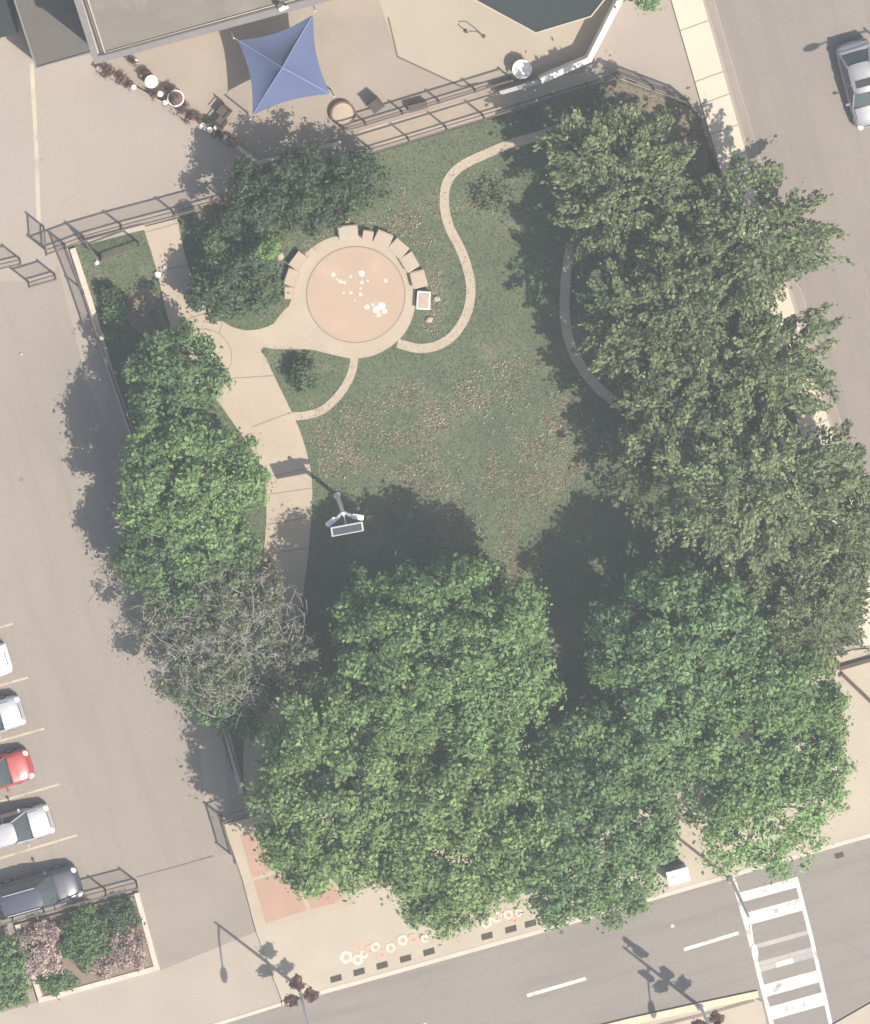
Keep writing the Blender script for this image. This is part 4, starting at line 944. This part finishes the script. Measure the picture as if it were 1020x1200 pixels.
bm = bmesh.new(); add_box(bm, (1.04, 0.4, 0.05), (0, 0, 0.468), None, 0.015); bm_obj('lid', bm, MT['metal'], bench)
q = P(546, 36, 0.1); hr = empty('hand_rail', (q.x, q.y, 0.045), 'thin bent pipe rail on the pale deck', 'rail')
bm = bmesh.new(); add_tube(bm, [(0, 0, 0), (0, 0, 0.7), (0.15, 0.12, 0.85), (0.5, 0.1, 0.85), (0.9, -0.2, 0.7), (0.95, -0.3, 0)], 0.03, 8); bm_obj('pipe', bm, MT['metal'], hr)
for x, y in ((0, 0), (0.95, -0.3)):
    bm = bmesh.new(); add_lathe(bm, [(0.11, 0), (0.11, 0.04), (0.05, 0.07)], 10, (x, y, 0)); bm_obj('foot_plate', bm, MT['metal'], hr)
# white cabinet by the kerb
q = P(795, 1027, 1.05); cab = empty('utility_cabinet', (q.x, q.y, 0.11), 'white metal utility cabinet on the pavement by the street kerb', 'cabinet', None, R(14))
bm = bmesh.new(); add_box(bm, (1.12, 0.72, 0.92), (0, 0, 0.48), None, 0.02); bm_obj('housing', bm, MT['alu'], cab)
bm = bmesh.new(); add_box(bm, (1.2, 0.8, 0.07), (0, 0, 0.985), None, 0.02); bm_obj('lid', bm, MT['white'], cab)
bm = bmesh.new(); add_box(bm, (0.5, 0.02, 0.75), (-0.28, -0.365, 0.48), None, 0.005); add_box(bm, (0.5, 0.02, 0.75), (0.28, -0.365, 0.48), None, 0.005); bm_obj('door', bm, MT['pole'], cab)
q = P(772, 1008); sb = empty('sign_post', (q.x, q.y, 0.11), 'dark leaning board behind the white cabinet', 'board', None, R(20))
bm = bmesh.new(); add_box(bm, (1.1, 0.08, 0.8), (0.5, -0.1, 0.55), Matrix.Rotation(math.radians(-35), 4, 'X'), 0.02); bm_obj('board', bm, MT['darkmetal'], sb)
for sx in (0.1, 0.9):
    bm = bmesh.new(); add_box(bm, (0.06, 0.06, 0.5), (sx, -0.15, 0.25)); bm_obj('leg', bm, MT['darkmetal'], sb)
q = P(1001, 1000 - 16)
dr = structure(poly('storm_drain', [(978, 1001), (988, 998), (990, 1004), (980, 1007)], 0.0125, MT['grate']))
structure(poly('storm_drain', [(786, 1084), (790, 1083), (791, 1087), (787, 1088)], 0.0125, MT['kerb']))

# ------------------------------------------------------------------ cars
def car_paint(name, c, metallic=0.0):
    return mat(name, c, tuple(v * 0.93 for v in c), big=0.6, fine=3, rough=0.28, metallic=metallic, spec=0.5, coat=0.6)
PAINT = dict(white=car_paint('white_car_paint', (0.78, 0.78, 0.77)), silver=car_paint('silver_car_paint', (0.30, 0.30, 0.31), 0.3), pale=car_paint('pale_silver_car_paint', (0.44, 0.44, 0.445), 0.25),
             red=car_paint('red_car_paint', (0.42, 0.055, 0.05)), navy=car_paint('navy_car_paint', (0.055, 0.058, 0.085)), grey=car_paint('grey_car_paint', (0.36, 0.36, 0.37), 0.2))
def car(label, px, py, heading, paint, L=4.6, W=1.82, H=1.48, suv=False, sunroof=False):
    """centre on the ground seen at (px,py)"""
    q = P(px, py); root = empty('parked_car', (q.x, q.y, 0.005), label, 'car', 'parked cars', heading)
    pm = PAINT[paint]; w = W / 2
    belt = 0.98 if suv else 0.90
    st = [(-.5, .74, belt - .22), (-.49, .86, belt - .06), (-.455, .95, belt + .0), (-.38, .99, belt + .02), (-.22, 1, belt + .02), (0, 1, belt + .02), (.14, 1, belt), (.24, .995, belt - .02), (.34, .985, belt - .07), (.42, .95, belt - .14), (.465, .88, belt - .22), (.49, .78, belt - .33), (.5, .68, belt - .42)]
    V, F = [], []
    prof = [(0, .035), (.35, .03), (.62, .018), (.82, -.005), (.93, -.06)]
    for x, wf, zt in st:
        ww = w * wf; half = [(ww * a, zt + b) for a, b in prof] + [(ww * 1.0, zt * .66), (ww * .995, 0.42), (ww * .93, 0.24)]
        ring = [(x * L, -y, z) for y, z in half[::-1]] + [(x * L, y, z) for y, z in half[1:]]
        V += ring; k = len(ring)
    for i in range(len(st) - 1):
        for j in range(k - 1): F.append((i * k + j, i * k + j + 1, (i + 1) * k + j + 1, (i + 1) * k + j))
        F.append((i * k + k - 1, i * k, (i + 1) * k, (i + 1) * k + k - 1))
    F.append(tuple(range(k))[::-1]); F.append(tuple(range((len(st) - 1) * k, len(st) * k)))
    bm = bmesh.new(); vs = [bm.verts.new(v) for v in V]
    for f in F: bm.faces.new([vs[i] for i in f])
    body = bm_obj('body', bm, pm, root, smooth=True)
    # greenhouse
    xr0, xr1, xf1, xf0 = (-.47 * L, -.40 * L, .02 * L, .20 * L) if suv else (-.40 * L, -.27 * L, .03 * L, .21 * L)
    yb, yt = w * .88, w * .66; zb, zt = belt - .0, H
    def corner(x, s, y): return Vector((x, s * y, 0))
    B = lambda x, y, z: Vector((x, y, z))
    def quad(name, pts, m, n=1):
        V = [Vector(p) for p in pts]; mesh_obj(name, V, [(0, 1, 2, 3)], m, root)
    def bowed(name, a, b, c, d, m, bow):
        """curved pane: a-b lower edge, d-c upper edge, bowed forwards in x"""
        V, F, n = [], [], 6
        for r in range(3):
            for j in range(n + 1):
                s = j / n; lo = Vector(a).lerp(Vector(b), s); hi = Vector(d).lerp(Vector(c), s); p = lo.lerp(hi, r / 2)
                p.x += bow * 4 * s * (1 - s) * (1 - .5 * r / 2); p.z += .015 * math.sin(math.pi * r / 2) + .03 * 4 * s * (1 - s) * (r / 2); V.append(p)
        for r in range(2):
            for j in range(n): o_ = r * (n + 1) + j; F.append((o_, o_ + 1, o_ + n + 2, o_ + n + 1))
        mesh_obj(name, V, F, m, root, smooth=True)
    bowed('windshield', B(xf0, -yb * .93, zb), B(xf0, yb * .93, zb), B(xf1, yt * .95, zt - .03), B(xf1, -yt * .95, zt - .03), MT['glass'], .12)
    bowed('rear_window', B(xr0, yb * .9, zb), B(xr0, -yb * .9, zb), B(xr1, -yt * .93, zt - .03), B(xr1, yt * .93, zt - .03), MT['glass'], -.06)
    for s in (-1, 1):
        quad('side_window', [B(xr0 + .1, s * yb, zb), B(xf0 - .05, s * yb, zb), B(xf1 - .02, s * yt, zt - .05), B(xr1 + .04, s * yt, zt - .05)], MT['glass'])
    # roof with its pillars
    V, F, n, mrow = [], [], 10, 8
    for r in range(n + 1):
        t = r / n; x = xr1 - .05 + (xf1 - xr1 + .10) * t
        edge = 1 - .10 * abs(2 * t - 1) ** 4
        for j in range(mrow + 1):
            s = 2 * j / mrow - 1
            V.append((x + .05 * (1 - s * s) * (1 if t > .5 else -1) * abs(2 * t - 1), s * yt * 1.02 * edge, zt + .035 * (1 - s * s) - .03 * abs(2 * t - 1) ** 3 - (.04 if abs(s) == 1 else 0)))
    for r in range(n):
        for j in range(mrow): o_ = r * (mrow + 1) + j; F.append((o_, o_ + 1, o_ + mrow + 2, o_ + mrow + 1))
    roof = mesh_obj('roof', V, F, pm, root, smooth=True)
    for s in (-1, 1):
        for args in ((B(xf0, s * yb * .96, zb - .02), B(xf1, s * yt * .98, zt - .01), .07, .05), (B(xr0, s * yb * .95, zb - .02), B(xr1, s * yt * .97, zt - .01), .12, .06), (B(-.06 * L, s * yb * 1.0, zb - .02), B(-.07 * L, s * yt * 1.0, zt - .02), .05, .08)):
            bm = bmesh.new(); add_bar(bm, *args); bm_obj('pillar', bm, pm, root)
    if suv:
        for s in (-1, 1):
            bm = bmesh.new(); add_bar(bm, B(xr1 + .1, s * yt * .9, zt + .05), B(xf1 - .15, s * yt * .9, zt + .05), .035, .04); bm_obj('roof_rail', bm, MT['alu'], root)
    if sunroof:
        bm = bmesh.new(); add_box(bm, (0.42, yt * 1.35, 0.015), (xf1 - .42, 0, zt + .038), None, 0.005); bm_obj('sunroof', bm, MT['trimblack'], root)
    wb = .29 * L
    tm = None
    for sx in (-1, 1):
        for s in (-1, 1):
            wl = empty('wheel_holder', (0, 0, 0), None, None) if False else None
            bm = bmesh.new(); add_tube(bm, [(0, -.11, 0), (0, -.09, 0), (0, .09, 0), (0, .11, 0)], [.28, .33, .33, .28], 20)
            ty = bm_obj('wheel', bm, MT['tyre'], root); ty.location = (wb * sx, s * (w - .1), .33)
            bm = bmesh.new(); add_tube(bm, [(0, s * .10, 0), (0, s * .118, 0)], [.21, .19], 16); bm_obj('rim', bm, MT['rim'], ty)
    for s in (-1, 1):
        bm = bmesh.new()
        bmesh.ops.create_uvsphere(bm, u_segments=12, v_segments=8, radius=1.0, matrix=Matrix.Translation((.452 * L, s * w * .70, belt - .235)) @ Matrix.Rotation(-.45 * s, 4, 'Z') @ Matrix.Diagonal((.19, .17, .085, 1)))
        bm_obj('headlight', bm, MT['lens'], root, smooth=True)
        bm = bmesh.new(); bmesh.ops.create_uvsphere(bm, u_segments=10, v_segments=6, radius=1.0, matrix=Matrix.Translation((-.485 * L, s * w * .72, belt - .12)) @ Matrix.Diagonal((.08, .15, .09, 1))); bm_obj('tail_light', bm, MT['rust'], root, smooth=True)
        bm = bmesh.new(); add_bar(bm, B(xf0 - .28, s * w * .93, belt + .02), B(xf0 - .26, s * (w + .08), belt + .08), .05); add_box(bm, (.12, .2, .14), (xf0 - .27, s * (w + .1), belt + .1), None, .03); bm_obj('mirror', bm, pm, root)
    bm = bmesh.new(); add_box(bm, (.05, W * .42, .14), (.497 * L, 0, belt - .50), None, .02); bm_obj('grille', bm, MT['trimblack'], root)
    bm = bmesh.new(); add_box(bm, (.10, W * .80, .05), (xf0 + .06, 0, belt + .012), Matrix.Rotation(.06, 4, 'Y'), .01); bm_obj('cowl', bm, MT['trimblack'], root)
    def skin(name, x0, x1, yk, lift, m, n=10):
        """panel following the body's upper surface"""
        def at(x):
            for (a, wa, za), (b_, wb_, zb_) in zip(st[:-1], st[1:]):
                if a * L <= x <= b_ * L:
                    k_ = (x - a * L) / (b_ * L - a * L); return w * (wa + (wb_ - wa) * k_), za + (zb_ - za) * k_
            return w * st[-1][1], st[-1][2]
        py_ = [p[0] for p in prof]; pz_ = [p[1] for p in prof]; V, F = [], []
        for r in range(n + 1):
            x = x0 + (x1 - x0) * r / n; ww, zz = at(x)
            for j in range(9):
                f = (j / 4 - 1) * yk; V.append((x - .10 * abs(f) ** 3 * (r / n), f * ww, zz + float(np.interp(abs(f), py_, pz_)) + lift))
        for r in range(n):
            for j in range(8): o_ = r * 9 + j; F.append((o_, o_ + 1, o_ + 10, o_ + 9))
        return mesh_obj(name, V, F, m, root, smooth=True)
    skin('hood_gap', xf0 + .02, .462 * L, .80, .006, MT['trimblack'])
    skin('hood', xf0 + .06, .452 * L, .765, .014, pm)
    bm = bmesh.new(); add_box(bm, (.16, W * .74, .10), (.476 * L, 0, belt - .40), None, .04); bm_obj('bumper', bm, MT['trimgrey'], root)
    for s in (-1, 1):
        bm = bmesh.new(); add_bar(bm, B(xf0 + .05, s * w * .60, belt - .015), B(.43 * L, s * w * .50, belt - .135), .012, .02); bm_obj('hood_crease', bm, MT['trimblack'] if False else pm, root)
    bm = bmesh.new(); add_box(bm, (.04, .42, .11), (-.5 * L, 0, .62), None, .01); bm_obj('number_plate', bm, MT['wornwhite'], root)
    return root
ha = R(15.0)
def tip(x, y, L):   # ground pixel of the centre from the pixel of the front tip
    return x - L / 2 * math.cos(ha) * S, y + L / 2 * math.sin(ha) * S * 0.97
for lab, (tx, ty), paint, kw in (('white car at the left border, topmost of the parked row', (11, 768), 'white', {}), ('silver car between the white and the red car', (27, 829), 'pale', {}), ('red car parked at the left border', (37, 892), 'red', {}),
        ('silver car between the red and the navy car', (61, 956), 'pale', {}), ('navy car parked along the fence of the flower bed', (94, 1029), 'navy', dict(suv=True, L=4.8, W=1.92, H=1.68))):
    L_ = kw.get('L', 4.6); x, y = tip(tx, ty, L_); car(lab, x, y, ha, paint, **kw)
car('silver car with a sunroof parked on the side street', 1009, 97, R(-75), 'silver', L=4.75, W=1.9, H=1.55, sunroof=True)

# ------------------------------------------------------------------ haze between the ground and the aircraft
hm = bpy.data.materials.new('haze_air'); hm.use_nodes = True; t = hm.node_tree; t.nodes.clear()
ho = t.nodes.new('ShaderNodeOutputMaterial'); pv = t.nodes.new('ShaderNodeVolumePrincipled')
pv.inputs['Color'].default_value = (0.88, 0.96, 1.0, 1); pv.inputs['Density'].default_value = HAZE; pv.inputs['Anisotropy'].default_value = 0.0
t.links.new(pv.outputs[0], ho.inputs['Volume'])
bm = bmesh.new(); ztop = campos.z + 6
add_box(bm, (gs * 2 + 20, gs * 2 + 20, ztop + 1.0), (0, 0, (ztop - 1.0) / 2))
o = bm_obj('haze', bm, hm); o['kind'] = 'stuff'; tag(o, 'thin pale haze in the air above the park', 'haze')
